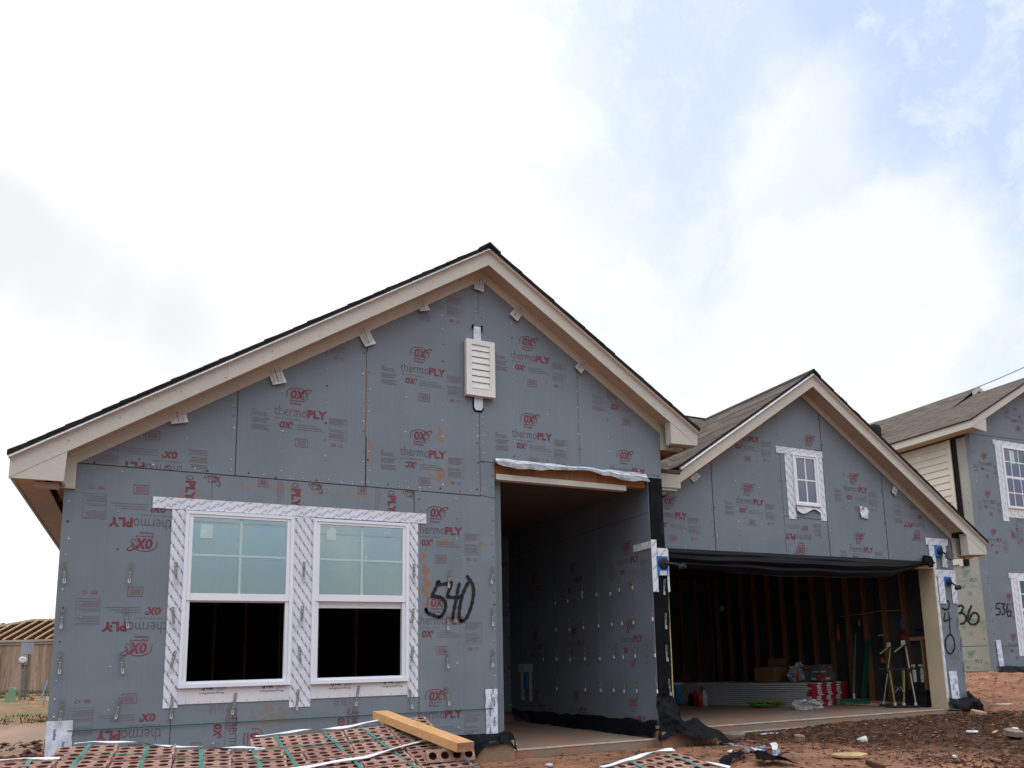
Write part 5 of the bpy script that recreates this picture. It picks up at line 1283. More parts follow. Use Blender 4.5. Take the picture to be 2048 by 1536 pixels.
b = MB(); q = [E0 + fdr * 1 - Vector((0, 0, .2)), E1 + fdr * 1 - Vector((0, 0, .2))]; b.add([q[0], q[1], q[1] + Vector((0, 0, -3.0)), q[0] + Vector((0, 0, -3.0))], [(0, 1, 2, 3)], M_deck); b.build('wall_board', fh)

def tree(px, py, d, h, wd, label, seed):
    c = at(px, py, d=d); gzv = gz(c.x, c.y); rt_ = random.Random(seed)
    t = tag(empty('oak_tree', (c.x, c.y, gzv)), label, 'tree', 'trees beyond the fence')
    M_bark = mat('tree_bark', (.10, .085, .07), .95, .3, 3); Ml = [mat('leaf_dark', (.085, .10, .075), .85, .3, 1), mat('leaf_mid', (.13, .15, .11), .85, .3, 1)]  # leaf colours paled and greyed to carry the distance haze
    b = MB(); b.tube([(c.x, c.y, gzv), (c.x + .2, c.y, gzv + h * .35), (c.x, c.y, gzv + h * .6)], [.3, .22, .12], M_bark, 8)
    cl = []
    for k in range(9):
        a = rt_.random() * 6.3; e_ = Vector((c.x + math.cos(a) * wd * rt_.uniform(.2, .42), c.y + math.sin(a) * wd * .35, gzv + h * rt_.uniform(.6, .92)))
        b.tube([(c.x + .1, c.y, gzv + h * rt_.uniform(.3, .55)), e_], [.12, .04], M_bark, 5); cl.append((e_, wd * rt_.uniform(.14, .24)))
    b.build('trunk', t)
    b = MB()
    for e_, r0 in cl:
        for k in range(420):
            v_ = Vector((rt_.gauss(0, 1), rt_.gauss(0, 1), rt_.gauss(0, .75))); v_ = v_.normalized() * r0 * rt_.random() ** .45; p_ = e_ + v_
            s0 = rt_.uniform(.07, .17); n1 = Vector((rt_.gauss(0, 1), rt_.gauss(0, 1), rt_.gauss(0, 1))).normalized(); n2 = n1.orthogonal()
            b.add([p_ + n1 * s0, p_ + n2 * s0 * .6, p_ - n1 * s0, p_ - n2 * s0 * .6], [(0, 1, 2, 3)], rt_.choice(Ml))
    b.build('crown', t)
tree(8, 1280, 76, 5.7, 4.4, 'bushy grey green tree at the left edge, left of the framed roof', 1)
tree(52, 1275, 84, 5.9, 4.4, 'small dark tree showing over the left slope of the framed roof', 2)
tree(96, 1280, 80, 5.9, 4.4, 'tree seen through the rafters close to the grey wall corner', 3)

# electric meter pole
mp_ = at(40, 1400, d=19.5); gzv = gz(mp_.x, mp_.y); mt = tag(empty('meter_pole', (mp_.x, mp_.y, gzv)), 'grey electric meter and panel box on a steel conduit before the fence', 'meter')
X_, Y_ = mp_.x, mp_.y
M_mgrey = mat('meter_grey', (.27, .30, .34), .6, .1)
b = MB(); b.tube([(X_, Y_, gzv - .2), (X_, Y_, gzv + .92)], .035, M_steel, 10); b.box((X_ + .07, Y_ - .02, gzv - .1), (X_ + .12, Y_ + .03, gzv + 1.1), mat('weathered_post', (.16, .12, .095), .9, .2, 4)); b.build('conduit', mt)
b = MB(); b.box((X_ - .05, Y_ - .10, gzv + 1.13), (X_ + .20, Y_ + .02, gzv + 1.42), M_mgrey); b.box((X_ - .06, Y_ - .11, gzv + 1.421), (X_ + .21, Y_ + .03, gzv + 1.44), M_mgrey); b.build('panel_box', mt)
b = MB(); b.box((X_ - .07, Y_ - .09, gzv + .86), (X_ + .10, Y_ + .01, gzv + 1.11), M_mgrey); b.lathe([(.085, 0), (.085, .06), (.06, .09)], (X_ + .01, Y_ - .09, gzv + .98), M_white, 16, rot=Matrix.Rotation(R(90), 3, 'X')); b.build('meter', mt)
pp = at(20, 1402, d=19.0); gzv = gz(pp.x, pp.y); b = MB(); M_ped = mat('pale_green_pedestal', (.20, .30, .19), .6, .08)
b.prism([(-.095, 0), (.095, 0), (.095, .30), (.05, .345), (-.05, .345), (-.095, .30)], lambda a, c: (pp.x + a, pp.y - .1, gzv + c), lambda a, c: (pp.x + a, pp.y + .1, gzv + c), M_ped); b.box((pp.x - .108, pp.y - .112, gzv - .05), (pp.x + .108, pp.y + .112, gzv + .05), M_ped)
pd = tag(b.build('utility_pedestal', loc=(pp.x, pp.y, gzv)), 'pale green utility pedestal standing in the weeds by the meter pole', 'pedestal')
b = MB(); b.box((pp.x - .085, pp.y - .105, gzv + .25), (pp.x - .04, pp.y - .1005, gzv + .30), M_redpl); b.build('sticker', pd)
def flag(px, py, d, m, label, h=.35, lean=.1, name='marker_flag'):
    c = at(px, py, d=d); g0 = gz(c.x, c.y); t = tag(empty(name, (c.x, c.y, g0)), label, 'flag', 'small marker flags by the fence')
    b = MB(); b.tube([(c.x, c.y, g0 - .05), (c.x + lean * .4, c.y, g0 + h)], .008, M_steel, 5); b.build('stake', t)
    b = MB(); x0 = c.x + lean * .4; b.prism([(0, 0), (.09, -.03), (.08, -.10), (.01, -.085)], lambda a, e_: (x0 + a, c.y - .01, g0 + h + e_), lambda a, e_: (x0 + a, c.y + .001, g0 + h + e_), m); b.build('cloth', t)
flag(56, 1392, 18, M_org, 'orange marker flag lying low in the red dirt', .16)
flag(87, 1392, 17.5, M_white, 'white marker flag near the grey wall', .2)
c0 = at(84, 1395, d=17.0); c1 = at(95, 1362, d=17.6); b = MB(); b.tube([c0, c1], .014, mat('blue_pipe', (.05, .12, .30), .5), 8); tag(b.build('pipe'), 'thin blue pipe leaning by the white marker flag', 'pipe')
# overhead wire
b = MB(); a, c = at(1640, 868, d=30), at(2120, 702, d=19); pts = [a.lerp(c, k / 24) - Vector((0, 0, 1.0 * (1 - (2 * k / 24 - 1) ** 2) * .28)) for k in range(25)]
b.tube(pts, .012, mat('wire_grey', (.20, .19, .18), .7), 6); tag(b.build('overhead_wire'), 'thin overhead wire rising to the right above the two storey house', 'wire')

# ================================================================= BRICK PACKS IN FRONT
BU = Vector((.997, -.069, .039)).normalized(); BV = Vector((.060, .981, .184)); BV = (BV - BU * BV.dot(BU)).normalized(); BN = BU.cross(BV)
BL, BD, BH = .243, .0675, .068
def brick_mesh():
    b = MB(); L_, D_, H_ = BL, BD, BH; n = 16; cw = L_ / 4
    for c in range(4):
        x0 = c * cw; cx = x0 + cw / 2; cy = D_ / 2; sq = []; ci = []; lo = []
        for k in range(n):
            a = 2 * math.pi * k / n; co, si = math.cos(a), math.sin(a); m_ = max(abs(co), abs(si))
            sq.append((cx + co / m_ * cw / 2, cy + si / m_ * D_ / 2, 0)); ci.append((cx + co * .0205, cy + si * .0205, 0)); lo.append((cx + co * .0195, cy + si * .0195, -.045))
        b.add(sq + ci, [(k, (k + 1) % n, n + (k + 1) % n, n + k) for k in range(n)], M_brick)
        b.add(ci + lo, [(k, (k + 1) % n, n + (k + 1) % n, n + k) for k in range(n)], M_core)
        b.add(lo, [tuple(range(n))], M_core)
    for p_, q_ in (((0, 0), (L_, 0)), ((L_, 0), (L_, D_)), ((L_, D_), (0, D_)), ((0, D_), (0, 0))):
        b.add([(*p_, 0), (*q_, 0), (*q_, -H_), (*p_, -H_)], [(3, 2, 1, 0)], M_brick)
    b.add([(0, 0, -H_), (L_, 0, -H_), (L_, D_, -H_), (0, D_, -H_)], [(3, 2, 1, 0)], M_brick)
    return b
bm0 = None
def frame_m(o, u, v, n):
    m = Matrix((u, v, n)).transposed().to_4x4(); m.translation = o; return m
rb = random.Random(11)
def brick_pack(name, label, O, cols, rows_, u=BU, v=BV, n=BN, colstep=None, straps=(), skip=(), layers=3, paper=(), cross=()):
    """O = far left corner of the top face; columns run right, rows run towards the viewer"""
    global bm0
    t = tag(empty(name, O - n * BH * layers), label, 'brick pack', 'strapped packs of red brick')
    inv = Matrix.Translation(-t.location)
    for c in range(cols):
        off = (colstep(c) if colstep else (0, 0))
        for r_ in range(rows_):
            if (c, r_) in skip: continue
            if bm0 is None:
                o = brick_mesh().build('brick'); bm0 = o.data
            else:
                o = bpy.data.objects.new('brick', bm0); COL.objects.link(o)
            p_ = O + u * (c * (BL + .004)) - v * ((r_ + 1) * (BD + .0018) + off[0] + (.012 if r_ % 3 == 0 else 0) * 0 + (r_ // 3) * .006) + n * (off[1] + rb.uniform(-.0035, .0035)) + u * rb.uniform(-.005, .005)
            uu = (u + v * rb.uniform(-.016, .016) + n * rb.uniform(-.012, .012)).normalized(); vv = (v - uu * v.dot(uu)).normalized(); 
            o.parent = t; o.matrix_parent_inverse = Matrix(); o.matrix_local = inv @ frame_m(p_, uu, vv, uu.cross(vv))
    dep = rows_ * (BD + .0018) + (rows_ // 3) * .006; wid = cols * (BL + .004)
    b = MB()
    for c in range(cols):
        off = (colstep(c) if colstep else (0, 0))
        for l in range(1, layers):
            a = O + u * (c * (BL + .004)) - v * (dep - .004 + off[0]) - n * (l * (BH + .004) + .002); 
            q = [a, a + u * BL, a + u * BL + v * (dep - .01), a + v * (dep - .01)]
            b.add([x for x in q] + [x - n * BH for x in q], [(0, 1, 2, 3), (7, 6, 5, 4), (0, 4, 5, 1), (1, 5, 6, 2), (2, 6, 7, 3), (3, 7, 4, 0)], M_brick)
    b.build('lower_course', t)
    def band_(pts, wv, m, nm, lift=.004, th=.0015, jit=0.):
        bb = MB(); rows2 = []
        for k, (cu_, cv_, cn_) in enumerate(pts):
            d0 = Vector(pts[min(k + 1, len(pts) - 1)]) - Vector(pts[max(k - 1, 0)]); sd0 = Vector((-d0.y, d0.x, 0)); 
            if sd0.length < 1e-5: sd0 = Vector((1, 0, 0))
            sd0.normalize()
            row = []
            for s0 in (-1, 1):
                a_ = cu_ + sd0.x * wv / 2 * s0; b__ = cv_ + sd0.y * wv / 2 * s0
                row.append(O + u * a_ + v * b__ + n * (cn_ + lift + jit * noise.noise(Vector((a_ * 7, b__ * 7, s0)))))
            rows2.append(row)
        bb.sheet(rows2, m); rows3 = [[q - n * th for q in r0] for r0 in rows2]; bb.sheet([r0[::-1] for r0 in rows3], m)
        bb.build(nm, t)
    for su in straps:
        su, slope = su if isinstance(su, tuple) else (su, 0)
        band_([(su + slope * k / 10, -dep * k / 10, (colstep(min(cols - 1, int((su + slope * k / 10) / .247)))[1] if colstep else 0) + .004 * math.sin(k * 1.7 + su * 9)) for k in range(-0, 11)] + [(su + slope, -dep - .004, -.12)], .017, M_strap, 'strap')
    for pts, wv in paper: band_(smooth_line(pts, 5), wv, M_wrap, 'paper_strip', .006, .003, .012)
    for pts, wv in cross: band_(smooth_line(pts, 5), wv, M_strap, 'strap', .008)
    return t
OB = at(500, 1478, d=4.30)
brick_pack('brick_pack', 'largest tilted pack of red cored bricks, under the end of the pine lumber', OB, 4, 14, straps=((.13, .10), (.385, .12), (.60, .14), (.87, .12)),
           colstep=lambda c: (0, 0) if c < 3 else (-.085, .010),
           paper=(([(.03, .02, .004), (.12, .02, .004), (.25, .035, .010), (.40, .025, .004), (.55, .03, .008), (.66, .06, .012), (.76, .115, .012), (.86, .12, .012)], .026),
                  ([(.10, -.66, .004), (.35, -.62, .008), (.52, -.585, .010), (.70, -.50, .010), (.88, -.42, .014), (1.0, -.40, .014)], .036),
                  ([(-.012, -.27, .004), (.05, -.262, .004)], .05)),
           cross=(([(.0, -.262, .002), (.30, -.262, .002), (.70, -.262, .002), (.80, -.24, .010)], .012),))
def frame_of(u, v):
    u = Vector(u).normalized(); v = Vector(v); v = (v - u * v.dot(u)).normalized(); return u, v, u.cross(v)
UA, VA, NA_ = frame_of((.997, -.069, -.020), (.060, .981, .150))
OA = at(118, 1492, d=3.66)
brick_pack('brick_pack', 'flat pack of red cored bricks at the foot of the taped left wall corner', OA, 4, 11, UA, VA, NA_, straps=((.125, -.03), (.37, .0), (.60, .03), (.84, .05)),
           colstep=lambda c: ((0, -.002), (0, -.012), (.02, -.034), (.03, -.050))[c],
           paper=(([(.06, .01, .004), (.18, .015, .006), (.28, .02, -.002), (.42, -.01, -.018), (.55, -.01, -.030), (.70, -.03, -.038), (.90, -.03, -.048)], .020), ([(-.06, -.26, .004), (.04, -.27, .004)], .05)),
           cross=(([(-.02, -.268, .004), (.30, -.262, .004), (.60, -.262, -.032), (.96, -.262, -.048)], .009),))
OD = at(-30, 1527, d=3.10)
brick_pack('brick_pack', 'pack of red cored bricks in the bottom left corner, its white edge strip showing', OD, 1, 5, UA, VA, NA_, straps=(.15,), paper=(([(-.02, .01, .004), (.10, .012, .006), (.25, .015, .004)], .018),), layers=2)
CU, CV, CN = frame_of((.985, .174, .07), (-.174, .985, .18))
OC = at(1352, 1503, d=4.1) - CU * .50
brick_pack('brick_pack', 'small pack of red cored bricks at the bottom edge before the porch slab', OC, 2, 9, CU, CV, CN, straps=((.42, -.02), (.17, -.02)),
           paper=(([(-.02, -.01, .004), (.10, .0, .006), (.25, .012, .012), (.40, .02, .008), (.50, .018, .004)], .028), ([(.47, -.23, .004), (.52, -.34, .004)], .03)), layers=2)
# loose bricks stacked under the lumber end
def loose(px, py, d, label, uo=0., tip=0):
    c = at(px, py, d=d)
    u = Vector((.995, -.10, .0)).normalized(); nrm = Vector((.02, -.86, .50)).normalized() if tip else BN
    nrm = (nrm - u * nrm.dot(u)).normalized(); v = nrm.cross(u)
    o = bpy.data.objects.new('brick', bm0.copy()); COL.objects.link(o); o.matrix_world = frame_m(c, u, v, nrm); return tag(o, label, 'brick', 'loose bricks under the lumber')
loose(855, 1526, 3.86, 'loose red brick tipped up so its four holes face out, under the lumber end', tip=1)
loose(857, 1548, 3.80, 'lower loose red brick, supporting the one with four holes under the lumber', tip=0)
# the lumber
b = MB(); pn, pf = at(931, 1494, d=3.86), at(760, 1429, d=4.75); d_ = (pn - pf).normalized()
b.bar(pf, pn, .093, .044, M_beam); e_ = pn + d_ * .0008; b.bar(pn + d_ * .0003, pn + d_ * .0012, .0925, .0436, M_beamend)
lb = b.build('lumber', loc=tuple(pn)); tag(lb, 'long yellow pine board lying across the brick pack and two loose bricks', 'lumber')

# ================================================================= THINGS IN THE GARAGE
FZ = -.118
M_seamp = mat('drywall_gap', (.06, .06, .06), .9)
DRA = R(14); DRO = Vector((10.65, 2.39, 0)); DRM = Matrix.Rotation(DRA, 3, 'Z')
def drywall(i, z, y0, y1, label, lab=True, wd=1.12):
    jx, jy = random.uniform(-.012, .012), random.uniform(-.018, .018); b = MB()
    def bx(mb, a, e_, m): mb.box(a, e_, m); mb.v[-8:] = [tuple(DRO + DRM @ Vector(q)) for q in mb.v[-8:]]
    bx(b, (jx, y0 + jy, z), (wd + jx, y1 + jy, z + .0265), M_drywall); o = tag(b.build('drywall_sheet', loc=tuple(DRO + DRM @ Vector((0, y0, z)))), label, 'drywall', 'drywall sheets stacked flat in the garage')
    if lab:
        l = MB(); bx(l, (jx - .002, y0 + jy - .004, z + .001), (wd + jx, y0 + jy - .0005, z + .029), M_redlab)
        rr = random.Random(i); xx = .14 + (i % 3) * .03 + rr.uniform(-.03, .03)
        while xx < wd - .12: bx(l, (xx + jx, y0 + jy - .006, z + .002), (xx + jx + .13, y0 + jy - .0045, z + .028), M_white); xx += .31
        bx(l, (jx - .004, y0 + jy, z + .002), (jx - .0005, y0 + jy + .06 + .05 * rr.random(), z + .028), M_redlab if i % 4 else M_white)
        l.build('end_label', o)
ns = 11
ordn = ['lowest', 'second lowest', 'third from the floor', 'fourth from the floor', 'fifth from the floor', 'middle', 'fifth from the top', 'fourth from the top', 'third from the top', 'second from the top', 'topmost']
for i in range(ns): drywall(i, FZ + .002 + i * .0362, .012 * (i % 3), 2.30, '%s drywall sheet of the stack with red and white labelled ends' % ordn[i])
for i in range(ns): drywall(i + 50, FZ + .002 + i * .0362, 2.42, 3.8, '%s drywall sheet of the rear stack, behind the blue cooler' % ordn[i], lab=False)
TZ = FZ + .002 + ns * .0362
def P5(qx, qy, **k): return at(*zm(qx, qy, 1300, 1146, Z4), **k)
# cartons
def carton(c, sx, sy, sz, m, label, rot=0, lab=None, open_=False, name='carton'):
    Rm = Matrix.Rotation(R(rot), 3, 'Z'); t = tag(empty(name, c), label, 'box'); b = MB(); v0 = Vector(c)
    def bx(mb, a, e_, mm): mb.box(tuple(v0 + Vector(a)), tuple(v0 + Vector(e_)), mm, Rm, v0)
    if open_:
        th = .006
        bx(b, (-sx / 2, -sy / 2, 0), (sx / 2, sy / 2, th), m)
        for a, e_ in (((-sx / 2, -sy / 2, th), (sx / 2, -sy / 2 + th, sz)), ((-sx / 2, sy / 2 - th, th), (sx / 2, sy / 2, sz)), ((-sx / 2, -sy / 2 + th, th), (-sx / 2 + th, sy / 2 - th, sz)), ((sx / 2 - th, -sy / 2 + th, th), (sx / 2, sy / 2 - th, sz))): bx(b, a, e_, m)
    else:
        bx(b, (-sx / 2, -sy / 2, 0), (sx / 2, sy / 2, sz), m)
    b.build('carton_body', t)
    if open_:
        for pts in ([(-sx / 2, -sy / 2, sz), (sx / 2, -sy / 2, sz), (sx / 2, -sy / 2 - .10, sz + .03), (-sx / 2, -sy / 2 - .10, sz + .03)], [(sx / 2, -sy / 2, sz), (sx / 2, sy / 2, sz), (sx / 2 + .03, sy / 2, sz + .15), (sx / 2 + .03, -sy / 2, sz + .15)]):
            fl = MB(); q = [v0 + Rm @ Vector(p_) for p_ in pts]; fl.add(q + [x + Vector((0, 0, .005)) for x in q], [(0, 1, 2, 3), (7, 6, 5, 4), (0, 4, 5, 1), (1, 5, 6, 2), (2, 6, 7, 3), (3, 7, 4, 0)], m); fl.build('flap', t)
    if lab:
        l = MB(); 
        for (a, b1, c1, d1, mm) in lab: bx(l, (-sx / 2 - .002, -sy / 2 + a * sy, b1 * sz), (-sx / 2 - .0005, -sy / 2 + c1 * sy, d1 * sz), mm); bx(l, (-sx / 2 + a * sx, -sy / 2 - .002, b1 * sz), (-sx / 2 + c1 * sx, -sy / 2 - .0005, d1 * sz), mm)
        l.build('label_print', t)
    return t
carton(P5(955, 852, x=11.1), .42, .42, .26, M_card, 'open brown cardboard box with a raised flap on the drywall stack', 12, None, True)
lg = ((.55, .45, .95, .85, M_redlab), (.60, .60, .90, .70, M_white), (.08, .15, .45, .25, M_white))
carton(P5(1345, 850, x=11.35) - Vector((0, 0, .0)), .40, .34, .15, M_boxgrey, 'lower dark grey carton with red label on the drywall stack', 6, ((.02, .3, .25, .95, M_redlab), (.05, .55, .22, .70, M_white), (.30, .2, .6, .4, M_white)))
carton(P5(1325, 790, x=11.35), .38, .34, .15, M_boxgrey, 'upper dark grey carton with red label, resting on the lower grey carton', 10, lg)
# red tube / caulk
c = P5(1168, 862, x=10.75); b = MB(); b.lathe([(.028, 0), (.028, .14), (.022, .155), (.008, .165), (.006, .22), (.003, .225)], c, M_redpl, 14); o = b.build('spray_bottle', loc=tuple(c), smooth=True); tag(o, 'slim red orange bottle standing on the drywall stack before the plastic sack', 'bottle')
# plastic sack
def blob(name, c, sx, sy, sz, m, label, cat, amp=.35, seed=1, nu=18, nv=12, top=1.0):
    b = MB(); vs = []; c = Vector(c)
    for j in range(nv + 1):
        t = math.pi * j / nv
        for i in range(nu):
            a = 2 * math.pi * i / nu; d0 = Vector((math.sin(t) * math.cos(a), math.sin(t) * math.sin(a), math.cos(t)))
            k = 1 + amp * noise.noise(d0 * 2.3 + Vector((seed, seed, 0))) + amp * .5 * noise.noise(d0 * 6 + Vector((0, seed, 0)))
            q = Vector((d0.x * sx, d0.y * sy, max(-.9, d0.z) * sz)) * k
            if d0.z > 0: q.x *= (1 - d0.z * (1 - top)); q.y *= (1 - d0.z * (1 - top))
            vs.append(c + q)
    fs = [(j * nu + i, j * nu + (i + 1) % nu, (j + 1) * nu + (i + 1) % nu, (j + 1) * nu + i) for j in range(nv) for i in range(nu)]
    b.add(vs, fs, m); return tag(b.build(name, loc=tuple(c)), label, cat)
blob('plastic_sack', P5(1180, 790, x=11.2), .22, .2, .17, M_film, 'clear crumpled plastic sack with a raised neck on the drywall stack', 'sack', .5, 3, top=.35)
b = MB(); c = P5(1150, 770, x=11.0); b.tube([c + Vector((-.16, 0, .09)), c + Vector((.02, 0, .0))], .006, M_steelb, 6); tag(b.build('wire_rod'), 'thin metal rod with a bright tip poking out of the plastic sack', 'rod')
# plastic film and cord on the floor
blob('plastic_film', P5(1250, 1072, z=FZ) + Vector((0, 0, .05)), .24, .20, .11, M_film, 'clear bubble film heap on the slab before the red labelled drywall', 'plastic', .6, 7)
c0 = P5(905, 1060, z=FZ)
def cord(name, c0, n, sx, sy, m, label, tail=None, seed=2, r_=.009, turns=1.3):
    rr = random.Random(seed); pts = []
    for k in range(n):
        a = k * turns + rr.uniform(-.3, .3); rad = .35 + .65 * rr.random(); pts.append(Vector((c0.x + math.cos(a) * sx * rad, c0.y + math.sin(a) * sy * rad, c0.z + .012 + .11 * rr.random())))
    if tail: pts += [c0 + Vector(q) for q in tail]
    b = MB(); b.tube([Vector(p_) for p_ in smooth_line([tuple(p_) for p_ in pts], 6)], r_, m, 6); return tag(b.build(name, loc=tuple(c0)), label, 'cord')
cord('extension_cord', c0, 56, .34, .24, M_rope, 'bright lime green tangled cord on the garage slab', [(.45, .0, .03), (.7, -.05, .02), (1.0, -.1, .012)], 2, .008)
cord('extension_cord', c0 + Vector((.25, .0, .03)), 18, .42, .16, M_org, 'orange cord looped over the lime green cord on the slab', [(.8, -.2, .01), (1.2, -.4, .01), (1.7, -.55, .01)], 5, .006, 1.1)
# cooler and red clutter by the left jamb
c = P5(222, 1030, z=FZ); t = tag(empty('drink_cooler', c), 'blue and white round cooler at the left end of the drywall', 'cooler')
b = MB(); b.lathe([(.11, 0), (.125, .03), (.135, .34), (.13, .36)], c, M_blue, 20); b.build('cooler_body', t, smooth=True); b = MB(); b.lathe([(.137, .3605), (.14, .38), (.12, .41), (.03, .42)], c, M_white, 20); b.build('lid', t)
for k, (px, py, m, s0, lab, nm) in enumerate(((325, 1028, M_blkpl, .9, 'black can beside the red cans before the drywall', 'paint_can'), (365, 1032, M_redpl, 1.1, 'left red can before the drywall edge', 'paint_can'), (397, 1036, M_redpl, 1.0, 'right red can before the drywall edge', 'paint_can'), (432, 1030, M_film, 1.1, 'clear bottle right of the red cans', 'water_bottle'))):
    c = P5(px, py + 16, z=FZ); b = MB(); b.lathe([(.055 * s0, 0), (.055 * s0, .20 * s0), (.03, .23 * s0), (.02, .27 * s0)], c, m, 14); tag(b.build(nm, loc=tuple(c), smooth=True), lab, 'can' if k < 3 else 'bottle')
blob('red_bag', P5(272, 825, x=10.7) , .14, .10, .05, M_redpl, 'crumpled red bag on top of the drywall behind the cooler', 'bag', .5, 9)
b = MB(); c = P5(215, 800, x=10.7); b.box(tuple(c - Vector((.06, .05, .06))), tuple(c + Vector((.05, .05, .05))), M_blkpl, Matrix.Rotation(R(25), 3, 'Y')); b.box(tuple(c + Vector((-.02, -.02, .05))), tuple(c + Vector((.02, .02, .11))), M_redpl); tag(b.build('power_tool', loc=tuple(c)), 'small black and red tool next to the red bag on the drywall', 'tool')
# broom
c = P5(1612, 1028, x=11.50); c.z = FZ; t = tag(empty('push_broom', c), 'green push broom leaning upright against the studs', 'broom')
hd = Vector((.50, .87, 0)).normalized() 
hd = Vector((.75, -.66, 0)).normalized()
b = MB(); b.bar(c - hd * .24 + Vector((0, 0, .09)), c + hd * .24 + Vector((0, 0, .09)), .06, .04, M_greenp); b.build('broom_head', t)
b = MB(); rnd = random.Random(8)
for k in range(260):
    p_ = c + hd * rnd.uniform(-.24, .24) + Vector((0, 0, .075)) + Vector((hd.y, -hd.x, 0)) * rnd.uniform(-.025, .025); b.add([p_ + hd * .006, p_ - hd * .006, p_ + Vector((rnd.uniform(-.02, .02), rnd.uniform(-.03, .03), -.075))], [(0, 1, 2)], M_greenbr)
b.build('bristles', t)
b = MB(); top = P5(1618, 480, x=11.84); b.tube([c + Vector((0, 0, .10)), c + Vector((0, 0, .2)).lerp(top - c, .0) , top], [.016, .014, .012], M_greenbr, 8)
b.lathe([(.02, 0), (.02, .1)], c + Vector((0, 0, .1)), M_steelb, 10); b.build('handle', t)
# green board
b = MB(); a, e_ = P5(1680, 985, x=11.70), P5(1722, 520, x=11.84); b.bar(a, e_, .10, .02, M_greenp, up=(1, 0, .1)); tag(b.build('green_board', loc=tuple(a)), 'dark green board leaning on the studs right of the broom', 'board')
# stilts
def stilt(pxb, pyb, pxt, pyt, xt, label, flip=1):
    c = P5(pxb, pyb, x=11.50); c.z = FZ; top = P5(pxt, pyt, x=xt); t = tag(empty('drywall_stilt', c), label, 'stilt', 'pair of drywall stilts against the studs')
    ax = (top - c); s_ = Vector((.70, -.71, 0)).normalized() * flip
    b = MB(); b.tube([c + Vector((0, 0, .05)), c + ax * .12 + s_ * -.01, c + ax * .55, top], .010, M_alum, 8); b.lathe([(.02, 0), (.02, .05)], c + ax * .55, M_blkpl, 8); b.build('long_strut', t)
    for k, sg in enumerate((.17, .30)):
        b = MB(); p0 = c + s_ * sg + Vector((0, 0, .05)); p1 = p0 + Vector((0, 0, .50)) + s_ * (-.05 if k == 0 else .03); b.tube([p0, p1], .013, M_olive, 8); b.tube([p1, p1 + Vector((0, 0, .06))], .011, M_alum, 8); b.build('leg_strut', t)
    b = MB(); b.bar(c - s_ * .05 + Vector((0, 0, .60)), c + s_ * .36 + Vector((0, 0, .60)), .11, .025, M_blkpl); b.build('foot_plate', t)
    b = MB(); b.bar(c - s_ * .06 + Vector((0, 0, .02)), c + s_ * .42 + Vector((0, 0, .02)), .11, .035, M_blkpl); 
    for q in (0, .17, .30): b.tube([c + s_ * q + Vector((0, 0, .03)), c + s_ * q + Vector((0, 0, .075))], .024, M_steelb, 8)
    b.build('sole', t)
    b = MB(); b.tube([c + s_ * .15 + Vector((-.03, -.03, .22)), c + s_ * .20 + Vector((0, 0, .33)), c + s_ * .28 + Vector((0, 0, .24))], .009, M_steel, 6); b.build('spring', t)
    b = MB(); b.box(tuple(top - Vector((.05, .05, .03))), tuple(top + Vector((.05, .05, .07))), M_blkpl); b.box(tuple(top + Vector((-.056, -.045, -.01))), tuple(top + Vector((-.051, .03, .06))), M_white); b.bar(top + Vector((-.02, 0, .0)), top + Vector((-.12, .12, -.12)), .05, .02, M_olive); b.build('calf_cuff', t)
stilt(1840, 1025, 1895, 575, 11.45, 'left drywall stilt with a white tag on its cuff, standing by the studs', 1)
stilt(2092, 1030, 2010, 560, 11.40, 'right drywall stilt, nearest the garage jamb', -1)
# bits hanging on the studs
def hang(name, px, py, s0, m, label, cat, x=11.84, seed=1): return blob(name, P5(px, py, x=x), s0[0], s0[1], s0[2], m, label, cat, .4, seed, 10, 8)
hang('orange_strap', 1482, 470, (.03, .03, .16), M_org, 'orange strap hanging on a stud behind the drywall stack', 'strap')
hang('yellow_tag', 1648, 392, (.018, .018, .06), M_yel, 'small yellow tag hanging above the broom', 'tag')
hang('red_hose_reel', 2000, 500, (.05, .09, .12), mat('dull_red_plastic', (.14, .015, .015), .6), 'dull red coiled bundle hanging above the stilts', 'bundle')
hang('orange_strap', 1830, 690, (.03, .05, .05), M_org, 'orange loop lying low on the studs left of the stilts', 'strap', seed=4)
b = MB(); c = P5(2000, 400, x=11.93); b.box(tuple(c - Vector((.03, .05, .08))), tuple(c + Vector((.03, .05, .08))), M_blue); b.build('outlet_box', H)
b = MB(); pts = [P5(x_, y_, x=11.845) for x_, y_ in ((1500, 345), (1600, 330), (1700, 320), (1800, 300), (1900, 296), (2010, 290))]; b.tube([Vector(q) for q in smooth_line([tuple(p_) for p_ in pts], 5)], .006, M_yel, 6); b.build('electric_cable', H)
b = MB(); b.tube([P5(1760, 150, x=11.84), P5(1785, 400, x=11.84), P5(1800, 620, x=11.84)], .010, M_black, 6); b.build('electric_cable', H)
b = MB(); b.tube([P5(1798, 494, x=11.82), P5(1836, 488, x=11.78)], .010, M_white, 6); b.build('pipe_clip', H)
b = MB(); b.tube([Vector(q) for q in smooth_line([tuple(at(*zm(x_, y_, 1640, 1146, 3.939), x=11.85)) for x_, y_ in ((745, 440), (790, 450), (825, 465), (850, 490))], 6)], .018, M_black, 8); b.build('drain_hose', H)
b = MB(); c = at(1444, 1217, x=11.86); b.lathe([(.07, 0), (.07, .02), (.05, .03)], c, M_white, 18, rot=Matrix.Rotation(R(-90), 3, 'Y')); b.build('round_cap', H)
